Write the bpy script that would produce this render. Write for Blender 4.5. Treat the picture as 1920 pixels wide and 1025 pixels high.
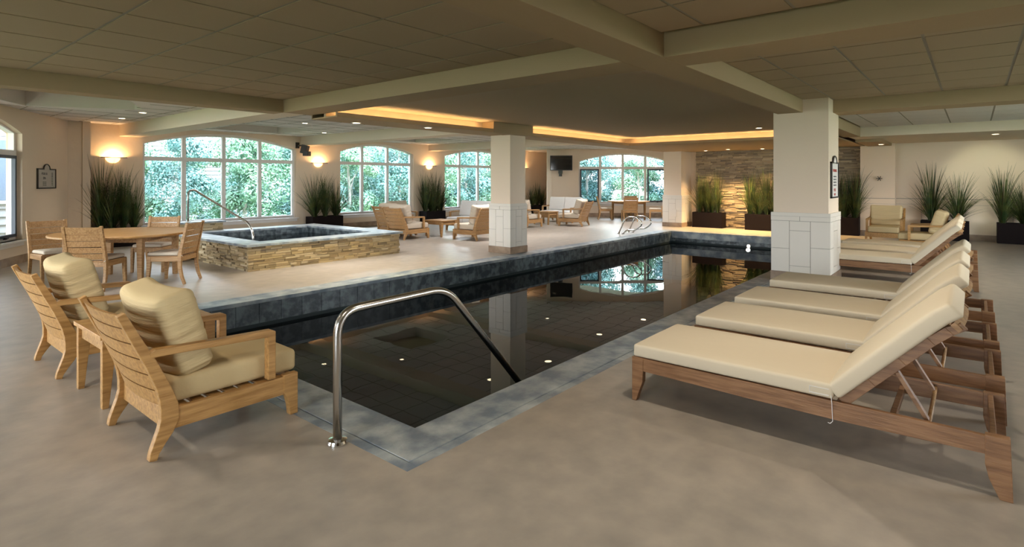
import bpy, bmesh, math, random
from mathutils import Vector, Matrix
R = math.radians
S = bpy.context.scene
for _o in list(bpy.data.objects):
    bpy.data.objects.remove(_o)
COL = S.collection

# ------------------------------------------------------------------ camera
A = math.atan(867 / 1052)                    # angle of the optical axis from +X (pool's long side) towards +Y (window wall)
FW = Vector((math.cos(A), math.sin(A), 0))
cd = bpy.data.cameras.new('camera')
cam = bpy.data.objects.new('camera', cd)
COL.objects.link(cam)
cam.location = (0, 0, 1.55)
cam.rotation_euler = (R(90), 0, A - R(90))
cd.sensor_fit = 'HORIZONTAL'
cd.sensor_width = 36
cd.lens = 1052 / 1920 * 36
cd.shift_y = -(512.5 - 338) / 1920
cd.clip_start = .05
cd.clip_end = 300
S.camera = cam

# ------------------------------------------------------------------ sky, exposure
W = bpy.data.worlds.new('sky'); S.world = W; W.use_nodes = True
nt = W.node_tree; nt.nodes.clear()
_o = nt.nodes.new('ShaderNodeOutputWorld'); _b = nt.nodes.new('ShaderNodeBackground')
_tc = nt.nodes.new('ShaderNodeTexCoord'); _sx = nt.nodes.new('ShaderNodeSeparateXYZ'); _cr = nt.nodes.new('ShaderNodeValToRGB')
nt.links.new(_tc.outputs['Generated'], _sx.inputs[0]); nt.links.new(_sx.outputs['Z'], _cr.inputs[0])
_cr.color_ramp.elements[0].color = (.97, .98, 1, 1); _cr.color_ramp.elements[0].position = 0
_cr.color_ramp.elements[1].color = (.64, .79, 1, 1); _cr.color_ramp.elements[1].position = .7
nt.links.new(_cr.outputs[0], _b.inputs['Color']); nt.links.new(_b.outputs[0], _o.inputs['Surface'])
_b.inputs['Strength'].default_value = 20
S.view_settings.view_transform = 'Standard'
S.view_settings.look = 'None'
S.view_settings.gamma = 1
S.view_settings.use_curve_mapping = False
S.view_settings.exposure = 0.0
S.cycles.use_denoising = True
S.cycles.max_bounces = 7
S.cycles.diffuse_bounces = 4
S.cycles.transparent_max_bounces = 10
S.cycles.caustics_reflective = False
S.cycles.caustics_refractive = False
S.cycles.sample_clamp_indirect = 6
WARM = (1, .60, .27)
WHITE = (1, .89, .74)

# ------------------------------------------------------------------ materials
MAT = {}
def mk(name, col, rough=.6, spec=.5, metal=0, bump=None, var=None, emit=None, coat=0, sheen=0):
    """bump = (scale, distance, detail[, xyz stretch]); var = (scale, other colour[, lo, hi, stretch])"""
    m = bpy.data.materials.new(name); m.use_nodes = True
    n = m.node_tree.nodes; l = m.node_tree.links; p = n['Principled BSDF']
    p.inputs['Base Color'].default_value = (*col, 1); p.inputs['Roughness'].default_value = rough
    p.inputs['Specular IOR Level'].default_value = spec; p.inputs['Metallic'].default_value = metal
    p.inputs['Coat Weight'].default_value = coat; p.inputs['Sheen Weight'].default_value = sheen
    tc = n.new('ShaderNodeTexCoord')
    def noise(scale, det, st):
        mp = n.new('ShaderNodeMapping'); mp.inputs['Scale'].default_value = st
        l.new(tc.outputs['Object'], mp.inputs[0])
        t = n.new('ShaderNodeTexNoise'); t.inputs['Scale'].default_value = scale; t.inputs['Detail'].default_value = det
        l.new(mp.outputs[0], t.inputs['Vector']); return t
    if var:
        v = list(var) + [.35, .65, (1, 1, 1)][len(var) - 2:]
        t = noise(v[0], 5, v[4]); r = n.new('ShaderNodeValToRGB')
        r.color_ramp.elements[0].position = v[2]; r.color_ramp.elements[0].color = (*col, 1)
        r.color_ramp.elements[1].position = v[3]; r.color_ramp.elements[1].color = (*v[1], 1)
        l.new(t.outputs['Fac'], r.inputs[0]); l.new(r.outputs[0], p.inputs['Base Color'])
    if bump:
        b = n.new('ShaderNodeBump'); b.inputs['Strength'].default_value = 1; b.inputs['Distance'].default_value = bump[1]
        t = noise(bump[0], bump[2], bump[3] if len(bump) > 3 else (1, 1, 1))
        l.new(t.outputs['Fac'], b.inputs['Height']); l.new(b.outputs[0], p.inputs['Normal'])
    if emit:
        p.inputs['Emission Color'].default_value = (*emit[0], 1); p.inputs['Emission Strength'].default_value = emit[1]
    MAT[name] = m
    return m
mk('wall', (.74, .61, .475), .8, .3, bump=(9, .004, 6))
mk('panel', (.70, .65, .57), .45, .4)
mk('groove', (.30, .27, .23), .8)
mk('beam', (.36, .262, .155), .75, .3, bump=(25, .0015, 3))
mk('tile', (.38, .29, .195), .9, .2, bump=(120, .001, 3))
mk('tile_lit', (.68, .63, .60), .9, .2, bump=(120, .001, 3))  # ceiling tile again, lightened to stand in for the light falling on it
mk('tile_grid', (.26, .23, .18), .7)
mk('tray', (.40, .315, .215), .85, .2)
mk('baseboard', (.22, .15, .10), .35, .5, var=(5, (.36, .26, .18)))
mk('concrete', (.39, .335, .27), .33, .5, bump=(5, .004, 10), var=(5.5, (.275, .24, .20), .28, .76))
mk('slate', (.15, .185, .22), .38, .5, bump=(7, .014, 9), var=(4.5, (.42, .45, .44), .40, .68))
mk('slate_tile', (.03, .042, .05), .35, .5, bump=(16, .004, 6), var=(9, (.12, .15, .16), .42, .62))
mk('pool_plaster', (.006, .018, .020), .6)
mk('steel', (.62, .60, .57), .24, .5, 1)
mk('chrome', (.75, .74, .72), .12, .5, 1)
mk('black', (.015, .014, .014), .4)
mk('bracket', (.06, .055, .05), .5, .4, .6)
mk('screen', (.012, .011, .010), .08, .6)
mk('teak', (.42, .24, .10), .42, .4, bump=(6, .0015, 6, (3, 30, 30)), var=(2.2, (.27, .135, .045), .38, .66, (2, 22, 22)))
mk('teak_pale', (.54, .30, .105), .42, .4, bump=(6, .0015, 6, (3, 30, 30)), var=(2.2, (.34, .17, .05), .36, .68, (2, 22, 22)))
mk('teak_brown', (.30, .155, .072), .42, .4, bump=(6, .0015, 6, (3, 30, 30)), var=(2.2, (.18, .085, .036), .38, .66, (2, 22, 22)))
mk('canvas', (.62, .475, .26), .85, .2, bump=(6, .010, 5))
mk('canvas_crease', (.62, .475, .26), .85, .2, bump=(4, .022, 4, (.45, 5, .7)))
mk('linen', (.66, .565, .415), .85, .2, bump=(5, .006, 4))
mk('white_fabric', (.72, .69, .66), .85, .2, bump=(12, .005, 4), sheen=.3)
mk('grey_canvas', (.55, .465, .36), .85, .2, bump=(6, .008, 5))
mk('beam_lit', (.68, .58, .46), .75, .3)  # beam paint lightened to stand in for brighter light on these beams
mk('piping', (.45, .37, .24), .85, .2)
mk('planter', (.010, .006, .006), .7, .12)
mk('soil', (.03, .022, .015), .95)
mk('blade', (.03, .062, .018), .5, .35, var=(5, (.12, .135, .035), .4, .65))
mk('blade_brown', (.05, .032, .02), .6, .3)
mk('window_paint', (.80, .76, .73), .5, .4)
mk('casement', (.40, .40, .42), .4, .5)
mk('gasket', (.05, .06, .08), .5)
mk('sign_board', (.42, .40, .36), .5)
mk('sign_white', (.75, .72, .68), .4)
mk('ink', (.06, .055, .07), .6)
mk('ink_green', (.14, .16, .10), .6)
mk('ink_red', (.50, .10, .09), .6)
mk('leaf', (.11, .24, .15), .4, .5, var=(.9, (.26, .40, .25), .4, .6))
mk('leaf_blue', (.09, .20, .18), .4, .5, var=(.9, (.18, .33, .29), .4, .6))
mk('bark', (.42, .38, .33), .9)
mk('lawn', (.13, .22, .09), .9, var=(3, (.22, .28, .14)))
mk('siding', (.22, .21, .205), .7)
mk('roof_shingle', (.22, .16, .13), .9)
mk('facade_glass', (.12, .15, .20), .1)
mk('glow_bowl', (1, .85, .6), .4, emit=((1, .60, .22), 3.6))
mk('glow_cove', (1, .8, .5), .5, emit=((1, .66, .31), 50))
mk('glow_lens', (1, .9, .75), .5, emit=((1, .80, .50), 12))
mk('glow_pool', (1, .95, .85), .5, emit=((1, .86, .62), 7))
mk('lamp_trim', (.75, .72, .67), .4)

def island_mat(name, cols, rough=.8, bump=(30, .006, 4)):
    m = mk(name, cols[0], rough, .3, bump=bump)
    n = m.node_tree.nodes; l = m.node_tree.links
    g = n.new('ShaderNodeNewGeometry'); r = n.new('ShaderNodeValToRGB'); r.color_ramp.interpolation = 'LINEAR'
    e = r.color_ramp.elements
    while len(e) < len(cols): e.new(.5)
    for i, c in enumerate(cols):
        e[i].position = i / (len(cols) - 1); e[i].color = (*c, 1)
    l.new(g.outputs['Random Per Island'], r.inputs[0])
    l.new(r.outputs[0], n['Principled BSDF'].inputs['Base Color'])
island_mat('ledger', [(.22, .16, .09), (.55, .43, .25), (.36, .26, .14), (.62, .51, .33), (.16, .12, .07), (.50, .38, .20), (.30, .23, .14)])
island_mat('ledger_dark', [(.16, .12, .08), (.36, .28, .18), (.22, .17, .12), (.44, .35, .23), (.14, .11, .08), (.40, .31, .19)])

def glass(name, tint, ior, rough, bump=None):
    m = bpy.data.materials.new(name); m.use_nodes = True
    n = m.node_tree.nodes; l = m.node_tree.links; n.clear()
    o = n.new('ShaderNodeOutputMaterial'); mx = n.new('ShaderNodeMixShader'); f = n.new('ShaderNodeFresnel')
    t = n.new('ShaderNodeBsdfTransparent'); g = n.new('ShaderNodeBsdfGlossy')
    f.inputs['IOR'].default_value = ior; t.inputs['Color'].default_value = (*tint, 1); g.inputs['Roughness'].default_value = rough
    l.new(f.outputs[0], mx.inputs[0]); l.new(t.outputs[0], mx.inputs[1]); l.new(g.outputs[0], mx.inputs[2]); l.new(mx.outputs[0], o.inputs[0])
    if bump:
        tc = n.new('ShaderNodeTexCoord'); ns = n.new('ShaderNodeTexNoise'); b = n.new('ShaderNodeBump')
        ns.inputs['Scale'].default_value = bump[0]; ns.inputs['Detail'].default_value = 2
        b.inputs['Distance'].default_value = bump[1]
        l.new(tc.outputs['Object'], ns.inputs['Vector']); l.new(ns.outputs[0], b.inputs['Height'])
        l.new(b.outputs[0], g.inputs['Normal']); l.new(b.outputs[0], f.inputs['Normal'])
    MAT[name] = m
glass('pane', (.95, .98, .97), 1.16, 0)
glass('mesh_screen', (.42, .47, .52), 1.02, .3)
glass('water', (.20, .30, .31), 1.31, 0, (1.3, .0012))

# ------------------------------------------------------------------ mesh helpers
class MB:
    def __init__(s): s.bm = bmesh.new()
    def poly(s, pts):
        return s.bm.faces.new([s.bm.verts.new(p) for p in pts])
    def hexa(s, p):            # 8 points: bottom four (ccw), top four
        v = [s.bm.verts.new(q) for q in p]
        for f in ((3, 2, 1, 0), (4, 5, 6, 7), (0, 1, 5, 4), (1, 2, 6, 5), (2, 3, 7, 6), (3, 0, 4, 7)):
            s.bm.faces.new([v[i] for i in f])
        return s
    def box(s, x0, x1, y0, y1, z0, z1, M=None):
        if x0 > x1: x0, x1 = x1, x0
        if y0 > y1: y0, y1 = y1, y0
        p = [Vector(q) for q in ((x0, y0, z0), (x1, y0, z0), (x1, y1, z0), (x0, y1, z0), (x0, y0, z1), (x1, y0, z1), (x1, y1, z1), (x0, y1, z1))]
        if M: p = [M(*q) if callable(M) else M @ q for q in p]
        return s.hexa(p)
    def beamrod(s, a, b, w, h, up=(0, 0, 1)):   # rectangular bar from a to b
        a = Vector(a); b = Vector(b); d = (b - a).normalized(); u = Vector(up)
        sd = d.cross(u).normalized(); u = sd.cross(d).normalized()
        p = []
        for c in (a, b):
            for i, j in ((-1, -1), (1, -1), (1, 1), (-1, 1)):
                p.append(c + sd * (i * w / 2) + u * (j * h / 2))
        return s.hexa(p)
    def prism(s, prof, y0, y1, axis='y'):      # profile in xz extruded along y (or yz along x)
        def P(a, b, c): return (a, c, b) if axis == 'y' else (c, a, b) if axis == 'x' else (a, b, c)
        lo = [s.bm.verts.new(P(a, b, y0)) for a, b in prof]; hi = [s.bm.verts.new(P(a, b, y1)) for a, b in prof]
        n = len(prof)
        s.bm.faces.new(lo); s.bm.faces.new(hi[::-1])
        for i in range(n):
            s.bm.faces.new([lo[i], hi[i], hi[(i + 1) % n], lo[(i + 1) % n]])
        return s
    def ribbon(s, line, y0, y1, axis='y'):     # line = [(x, z, width)], a bar of varying width, extruded
        L, Rr = [], []
        for i, (x, z, w) in enumerate(line):
            a = line[max(i - 1, 0)]; b = line[min(i + 1, len(line) - 1)]
            t = Vector((b[0] - a[0], b[1] - a[1])).normalized(); nn = Vector((-t.y, t.x)) * w / 2
            L.append((x + nn.x, z + nn.y)); Rr.append((x - nn.x, z - nn.y))
        for i in range(len(L) - 1):
            s.prism([L[i], L[i + 1], Rr[i + 1], Rr[i]], y0, y1, axis)
        bmesh.ops.remove_doubles(s.bm, verts=s.bm.verts, dist=1e-5)
        seen = {}
        for f in list(s.bm.faces):              # drop the inner caps between segments
            k = frozenset(v.index for v in f.verts) if False else frozenset(f.verts)
            if k in seen: bmesh.ops.delete(s.bm, geom=[f, seen[k]], context='FACES_ONLY')
            else: seen[k] = f
        return s
    def tube(s, pts, r, n=12, caps=True):
        pts = [Vector(p) for p in pts]; rings = []
        u = None
        for i, p in enumerate(pts):
            d = (pts[min(i + 1, len(pts) - 1)] - pts[max(i - 1, 0)]).normalized()
            if u is None: u = d.orthogonal().normalized()
            u = (u - d * u.dot(d)).normalized(); v = d.cross(u)
            rr = r[i] if isinstance(r, (list, tuple)) else r
            rings.append([s.bm.verts.new(p + u * rr * math.cos(2 * math.pi * k / n) + v * rr * math.sin(2 * math.pi * k / n)) for k in range(n)])
        for a, b in zip(rings, rings[1:]):
            for k in range(n):
                s.bm.faces.new([a[k], a[(k + 1) % n], b[(k + 1) % n], b[k]])
        if caps:
            s.bm.faces.new(rings[0][::-1]); s.bm.faces.new(rings[-1])
        return s
    def lathe(s, prof, c=(0, 0, 0), n=32, a0=0, a1=2 * math.pi):
        full = abs(a1 - a0 - 2 * math.pi) < 1e-6; m = n if full else n + 1
        rings = []
        for r, z in prof:
            rings.append([s.bm.verts.new((c[0] + r * math.cos(a0 + (a1 - a0) * k / n), c[1] + r * math.sin(a0 + (a1 - a0) * k / n), c[2] + z)) for k in range(m)])
        for a, b in zip(rings, rings[1:]):
            for k in range(m if full else m - 1):
                try: s.bm.faces.new([a[k], a[(k + 1) % m], b[(k + 1) % m], b[k]])
                except ValueError: pass
        bmesh.ops.remove_doubles(s.bm, verts=s.bm.verts, dist=1e-5)
        return s
    def cushion(s, hx, hy, hz, r=.03, crown=.0, crown_b=0., fn=None, nx=10, ny=10, nz=2):
        """rounded box, half sizes hx hy hz, with a crowned top; fn bends every point"""
        def cs(h, n):
            rr = min(r, h * .98)
            out = [-h, -h + rr * .3, -h + rr * .65, -h + rr]
            for i in range(1, n): out.append(-h + rr + (2 * h - 2 * rr) * i / n)
            return out + [h - rr, h - rr * .65, h - rr * .3, h]
        X, Y, Z = cs(hx, nx), cs(hy, ny), cs(hz, nz); cache = {}
        def V(i, j, k):
            if (i, j, k) in cache: return cache[i, j, k]
            p = Vector((X[i], Y[j], Z[k])); q = p.copy()
            for a, h in enumerate((hx, hy, hz)):
                rr = min(r, h * .98)
                q[a] = max(-(h - rr), min(h - rr, p[a]))
            d = p - q
            if d.length > 1e-9:
                # scale each axis so flat faces stay flat and edges become round
                m = max(abs(d[a]) / min(r, (hx, hy, hz)[a] * .98) for a in range(3))
                e = Vector([d[a] / min(r, (hx, hy, hz)[a] * .98) for a in range(3)])
                e = e.normalized() * m if e.length > 1e-9 else e
                p = q + Vector([e[a] * min(r, (hx, hy, hz)[a] * .98) for a in range(3)])
            g = (1 - (p.x / hx) ** 2) * (1 - (p.y / hy) ** 2)
            p.z += (crown if p.z > 0 else -crown_b) * max(g, 0) ** .6 * abs(p.z) / hz
            if fn: p = fn(p)
            v = s.bm.verts.new(p); cache[i, j, k] = v; return v
        def grid(na, nb, f):
            for a in range(na - 1):
                for b in range(nb - 1):
                    s.bm.faces.new([f(a, b), f(a + 1, b), f(a + 1, b + 1), f(a, b + 1)])
        a, b, c = len(X), len(Y), len(Z)
        grid(a, b, lambda i, j: V(i, j, c - 1)); grid(b, a, lambda j, i: V(i, j, 0))
        grid(a, c, lambda i, k: V(i, 0, k)); grid(c, a, lambda k, i: V(i, b - 1, k))
        grid(c, b, lambda k, j: V(0, j, k)); grid(b, c, lambda j, k: V(a - 1, j, k))
        return s
    def build(s, name, mat, parent=None, bevel=0, smooth=False, loc=None, rot=None):
        bmesh.ops.recalc_face_normals(s.bm, faces=s.bm.faces)
        me = bpy.data.meshes.new(name); s.bm.to_mesh(me); s.bm.free()
        me.materials.append(MAT[mat])
        if smooth:
            for p in me.polygons: p.use_smooth = True
        o = bpy.data.objects.new(name, me); COL.objects.link(o)
        if parent: o.parent = parent
        if loc: o.location = loc
        if rot: o.rotation_euler = rot
        if bevel:
            b = o.modifiers.new('bevel', 'BEVEL'); b.width = bevel; b.segments = 2; b.limit_method = 'ANGLE'; b.angle_limit = R(40)
        return o

def struct(o, **k):
    o['kind'] = 'structure'
    return o
def tag(o, label, cat, group=None):
    o['label'] = label; o['category'] = cat
    if group: o['group'] = group
    return o
def empty(name, loc=(0, 0, 0), rz=0):
    o = bpy.data.objects.new(name, None); COL.objects.link(o); o.location = loc; o.rotation_euler = (0, 0, rz)
    o.empty_display_size = .1
    return o
def copy_tree(o, loc, rz, label, group=None):
    def rec(q, par):
        c = q.copy(); COL.objects.link(c)
        if par: c.parent = par
        for ch in list(q.children): rec(ch, c)
        return c
    c = rec(o, None); c.location = loc; c.rotation_euler = (0, 0, rz); c['label'] = label
    if group: c['group'] = group
    return c
def text(s_, size, M, mat, parent, name='lettering', align='CENTER'):
    cu = bpy.data.curves.new(name, 'FONT'); cu.body = s_; cu.size = size; cu.align_x = align; cu.align_y = 'CENTER'; cu.extrude = .001
    t = bpy.data.objects.new(name, cu); COL.objects.link(t)
    dg = bpy.context.evaluated_depsgraph_get(); me = bpy.data.meshes.new_from_object(t.evaluated_get(dg))
    bpy.data.objects.remove(t); me.transform(M); me.materials.clear(); me.materials.append(MAT[mat])
    o = bpy.data.objects.new(name, me); COL.objects.link(o); o.parent = parent
    return o
def lamp(name, kind, loc, energy, color, parent=None, rot=(0, 0, 0), **k):
    d = bpy.data.lights.new(name, kind); d.energy = energy; d.color = color
    for a, b in k.items(): setattr(d, a, b)
    o = bpy.data.objects.new(name, d); COL.objects.link(o); o.location = loc; o.rotation_euler = rot
    if parent: o.parent = parent
    return o

# ------------------------------------------------------------------ shell of the room
TN, TW = 2.78, 2.88          # tiled ceilings: pool side, window side
# floor with the pool left open (coping outer edge x 1.95..16.75, y 2.33..7.55)
PX0, PX1, PY0, PY1 = 1.95, 16.75, 2.33, 7.55
IX0, IX1, IY0, IY1 = 2.33, 16.40, 2.70, 7.16
f = MB()
for b in ((-4.3, PX0, -5.3, 16.2), (PX1, 24, -5.3, 16.2), (PX0, PX1, -5.3, PY0), (PX0, PX1, PY1, 16.2)):
    f.box(*b, -.25, 0)
struct(f.build('floor', 'concrete'))
# raised slate coping with a groove near its outer edge
c = MB()
def ring(mb, x0, x1, y0, y1, w0, w1, z0, z1):    # rectangular ring between inset w0 and w1
    a0, a1, b0, b1 = x0 + w0, x1 - w0, y0 + w0, y1 - w0
    c0, c1, d0, d1 = x0 + w1, x1 - w1, y0 + w1, y1 - w1
    mb.box(a0, c0, b0, b1, z0, z1); mb.box(c1, a1, b0, b1, z0, z1)
    mb.box(c0, c1, b0, d0, z0, z1); mb.box(c0, c1, d1, b1, z0, z1)
ring(c, PX0, PX1, PY0, PY1, .0, .07, -.2, .0006)
ring(c, PX0, PX1, PY0, PY1, .07, .078, -.2, -.005)
ring(c, PX0, PX1, PY0, PY1, .078, .375, -.2, .001)
pool = empty('swimming_pool', (PX0, PY0, 0)); tag(pool, 'long dark indoor swimming pool edged with grey-blue slate coping', 'pool')
pool.location = (0, 0, 0)
c.build('coping', 'slate', pool, bevel=.003)
c = MB()
def wallring(mb, z0, z1, t):
    mb.box(IX0 - t, IX0, IY0 - t, IY1 + t, z0, z1); mb.box(IX1, IX1 + t, IY0 - t, IY1 + t, z0, z1)
    mb.box(IX0, IX1, IY0 - t, IY0, z0, z1); mb.box(IX0, IX1, IY1, IY1 + t, z0, z1)
random.seed(3)
x = IX0
while x < IX1 - .01:                     # waterline tiles on the two long sides
    x2 = min(x + .30, IX1)
    for y0, y1 in ((IY1, IY1 + .02), (IY0 - .02, IY0)):
        c.box(x + .003, x2 - .003, y0 - (.004 if y0 > 5 else 0), y1, -.30, -.045)
    x = x2
y = IY0
while y < IY1 - .01:
    y2 = min(y + .30, IY1)
    for x0, x1 in ((IX0 - .02, IX0), (IX1 - .004, IX1 + .02)):
        c.box(x0, x1, y + .003, y2 - .003, -.30, -.045)
    y = y2
c.build('waterline_tiles', 'slate_tile', pool)
c = MB(); wallring(c, -1.6, -.19, .2)
c.box(IX0 - .2, IX1 + .2, IY0 - .2, IY1 + .2, -1.75, -1.6)
for k in range(3): c.box(IX0, IX0 + 1.5 - .4 * k, IY0, IY0 + 1.4, -1.6 + .4 * k, -1.2 + .4 * k)
c.build('basin', 'pool_plaster', pool)
c = MB(); c.poly([(IX0, IY0, -.35), (IX1, IY0, -.35), (IX1, IY1, -.35), (IX0, IY1, -.35)])
c.build('water_surface', 'water', pool)
pl = MB(); pl.lathe([(0, .004), (.04, .004), (.045, 0)], n=24)
o = pl.build('underwater_light', 'glow_pool', None, loc=(IX1 - .005, 4.9, -.30), rot=(0, R(-90), 0))
tag(o, 'small round pool light glowing at the waterline below the stone wall', 'light')
lamp('pool_beam', 'SPOT', (0, 0, .03), 12, WHITE, o, rot=(R(180), 0, 0), spot_size=R(120), shadow_soft_size=.05)

def tiles(mb, gb, x0, x1, y0, y1, z, px, py, ox, oy, gap=.013, hole=None):
    """ceiling tiles between grid lines ox + i*px, oy + j*py, clipped to the rectangle"""
    def lines(a, b, p, o):
        i = math.ceil((a - o) / p - 1e-6); L = [a]
        while o + i * p < b - 1e-4:
            if o + i * p > a + 1e-4: L.append(o + i * p)
            i += 1
        return L + [b]
    X, Y = lines(x0, x1, px, ox), lines(y0, y1, py, oy)
    for a, b in zip(X, X[1:]):
        for c_, d in zip(Y, Y[1:]):
            if b - a > .04 and d - c_ > .04:
                mb.box(a + gap, b - gap, c_ + gap, d - gap, z, z + .012)
    gb.box(x0, x1, y0, y1, z + .006, z + .05)
tm, gm = MB(), MB()
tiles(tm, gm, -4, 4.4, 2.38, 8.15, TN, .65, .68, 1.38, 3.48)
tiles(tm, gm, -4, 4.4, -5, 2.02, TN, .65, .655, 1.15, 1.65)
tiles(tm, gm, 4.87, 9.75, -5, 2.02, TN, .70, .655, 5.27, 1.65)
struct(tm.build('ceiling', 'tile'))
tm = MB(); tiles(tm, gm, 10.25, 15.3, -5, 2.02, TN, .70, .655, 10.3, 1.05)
struct(tm.build('ceiling', 'tile_lit'))
struct(gm.build('ceiling', 'tile_grid'))
c = MB(); c.box(4.87, 14.5, 2.38, 7.78, 2.73, 2.8)
struct(c.build('ceiling', 'tray'))

# window-side ceiling with three recessed coffers, cut as one sheet
def sheet_with_holes(name, outer, holes, z, th, mat, lip):
    bm = bmesh.new(); es = []
    def loop(pts):
        v = [bm.verts.new((p[0], p[1], z)) for p in pts]
        for i in range(len(v)): es.append(bm.edges.new((v[i], v[(i + 1) % len(v)])))
    loop(outer)
    for h in holes: loop(h)
    r = bmesh.ops.triangle_fill(bm, edges=es, use_beauty=True)
    fs = [g for g in r['geom'] if isinstance(g, bmesh.types.BMFace)]
    ex = bmesh.ops.extrude_face_region(bm, geom=fs)
    for v in [g for g in ex['geom'] if isinstance(g, bmesh.types.BMVert)]: v.co.z += th
    m = MB(); m.bm.free(); m.bm = bm
    return m.build(name, mat)
hole1 = [(1.4, 10.0), (2.75, 10.0), (3.72, 12.05), (3.63, 12.19), (2.2, 13.05), (.8, 10.9)]
hole2 = [(6.2, 13.35), (8.05, 13.35), (8.05, 15.25), (6.2, 15.25)]
hole3 = [(11.2, 13.2), (13.0, 13.2), (13.0, 15.1), (11.2, 15.1)]
outer = [(-4.3, 8.15), (23.4, 8.15), (23.4, 16.1), (-4.3, 16.1)]
struct(sheet_with_holes('ceiling', outer, [hole1, hole2, hole3], TW, .30, 'tile_lit', 0))
c = MB(); c.box(-4.3, 23.4, 8.15, 16.1, TW + .3, TW + .36)
struct(c.build('ceiling', 'tray'))
g = MB()                                             # thin grid bars under the lightened tiles
def bar_ok(x, y):
    for h in (hole1, hole2, hole3):
        xs = [p[0] for p in h]; ys = [p[1] for p in h]
        if min(xs) - .02 < x < max(xs) + .02 and min(ys) - .02 < y < max(ys) + .02: return False
    return True
y = 8.5
while y < 15.9:
    x = -1.0
    while x < 22.5:
        if bar_ok(x + .3, y): g.box(x, x + .65, y - .008, y + .008, TW - .004, TW + .002)
        x += .65
    y += .66
x = -1.0
while x < 22.5:
    y = 8.5
    while y < 15.5:
        if bar_ok(x, y + .3): g.box(x - .008, x + .008, y, y + .66, TW - .004, TW + .002)
        y += .66
    x += .65
struct(g.build('ceiling', 'tile_grid'))

# beams: each one a structure of its own
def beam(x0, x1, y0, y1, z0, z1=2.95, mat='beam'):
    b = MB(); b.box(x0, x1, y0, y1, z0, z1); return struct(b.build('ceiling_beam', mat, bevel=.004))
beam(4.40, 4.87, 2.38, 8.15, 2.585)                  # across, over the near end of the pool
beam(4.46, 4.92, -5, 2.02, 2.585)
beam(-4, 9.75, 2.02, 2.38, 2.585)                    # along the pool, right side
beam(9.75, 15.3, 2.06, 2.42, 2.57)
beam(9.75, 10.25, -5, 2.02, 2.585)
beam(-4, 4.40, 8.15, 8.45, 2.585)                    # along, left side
beam(4.40, 4.85, 8.15, 15.86, 2.61, 2.95, 'beam_lit')                  # three across to the window wall
beam(9.10, 9.60, 8.15, 15.86, 2.61, 2.95, 'beam_lit')
beam(14.3, 14.8, 8.15, 15.86, 2.66, 2.95, 'beam_lit')
c = MB(); c.box(15.3, 18.8, -5, 2.3, 2.57, 2.95); struct(c.build('ceiling', 'beam_lit'))
c = MB(); c.box(16.3, 18.8, 1.75, 2.3, 2.50, 2.57); struct(c.build('ceiling_beam', 'beam'))
# soffit around the pool tray with a lit cove behind its lip
s_ = MB()
s_.box(4.87, 9.07, 7.48, 8.15, 2.515, 2.535); s_.box(9.07, 18.8, 7.48, 8.15, 2.515, 2.535)
s_.box(14.23, 18.8, 2.38, 7.48, 2.515, 2.535)
s_.box(4.87, 14.23, 7.45, 7.48, 2.515, 2.585); s_.box(14.2, 14.23, 2.38, 7.45, 2.515, 2.585)
s_.box(4.87, 23, 8.13, 8.15, 2.515, 2.95)
struct(s_.build('ceiling', 'beam'))
s_ = MB()
s_.box(4.87, 14.6, 7.75, 7.8, 2.535, 2.75); s_.box(14.5, 14.55, 2.38, 7.8, 2.535, 2.75)
struct(s_.build('ceiling', 'tray'))
s_ = MB(); s_.box(8.45, 9.75, 7.44, 7.76, 2.51, 2.735); struct(s_.build('ceiling_beam', 'beam'))
def cove(a, b, axis, label):
    m = MB(); p = a; i = 0
    while p < b - .1:
        q = min(p + .34, b)
        if axis == 'x': m.box(p + .04, q - .02, 7.55, 7.58, 2.537, 2.552)
        else: m.box(14.30, 14.33, p + .04, q - .02, 2.537, 2.552)
        p = q + .04
    tag(m.build('cove_light', 'glow_cove'), label, 'light', 'cove lights around the pool ceiling')
cove(4.95, 8.4, 'x', 'warm cove light strip in the ceiling edge left of the slim column')
cove(9.8, 14.25, 'x', 'warm cove light strip in the ceiling edge right of the slim column')
cove(2.5, 7.4, 'y', 'warm cove light strip across the far end of the pool ceiling')

c = MB(); c.box(-4.5, 24, -5.5, 16.3, 3.24, 3.34); c.box(-4.3, 19, -5.3, 8.15, 2.94, 3.24); struct(c.build('ceiling', 'beam'))
# walls with arched openings ------------------------------------------------
class WallFrame:
    def __init__(s, o, d, n):      # origin (xy), direction along the wall, outward normal
        s.o = Vector((*o, 0)); s.d = Vector((*d, 0)).normalized(); s.n = Vector((*n, 0)).normalized()
    def __call__(s, a, out, z):    # along, outward, up
        return s.o + s.d * a + s.n * out + Vector((0, 0, z))
def arch(x0, x1, zs, zp, za, n=18):   # sill, spring, apex
    pts = [(x0, zs), (x1, zs)]
    w = (x1 - x0) / 2; h = za - zp; r = (w * w + h * h) / (2 * h); cz = za - r; cx = (x0 + x1) / 2
    t0 = math.asin(w / r)
    for i in range(n + 1):
        t = t0 - 2 * t0 * i / n
        pts.append((cx + r * math.sin(t), cz + r * math.cos(t)))
    return pts
def arch_z(x, x0, x1, zp, za):
    w = (x1 - x0) / 2; h = za - zp; r = (w * w + h * h) / (2 * h); cz = za - r; cx = (x0 + x1) / 2
    return cz + math.sqrt(max(r * r - (x - cx) ** 2, 0))
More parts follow.
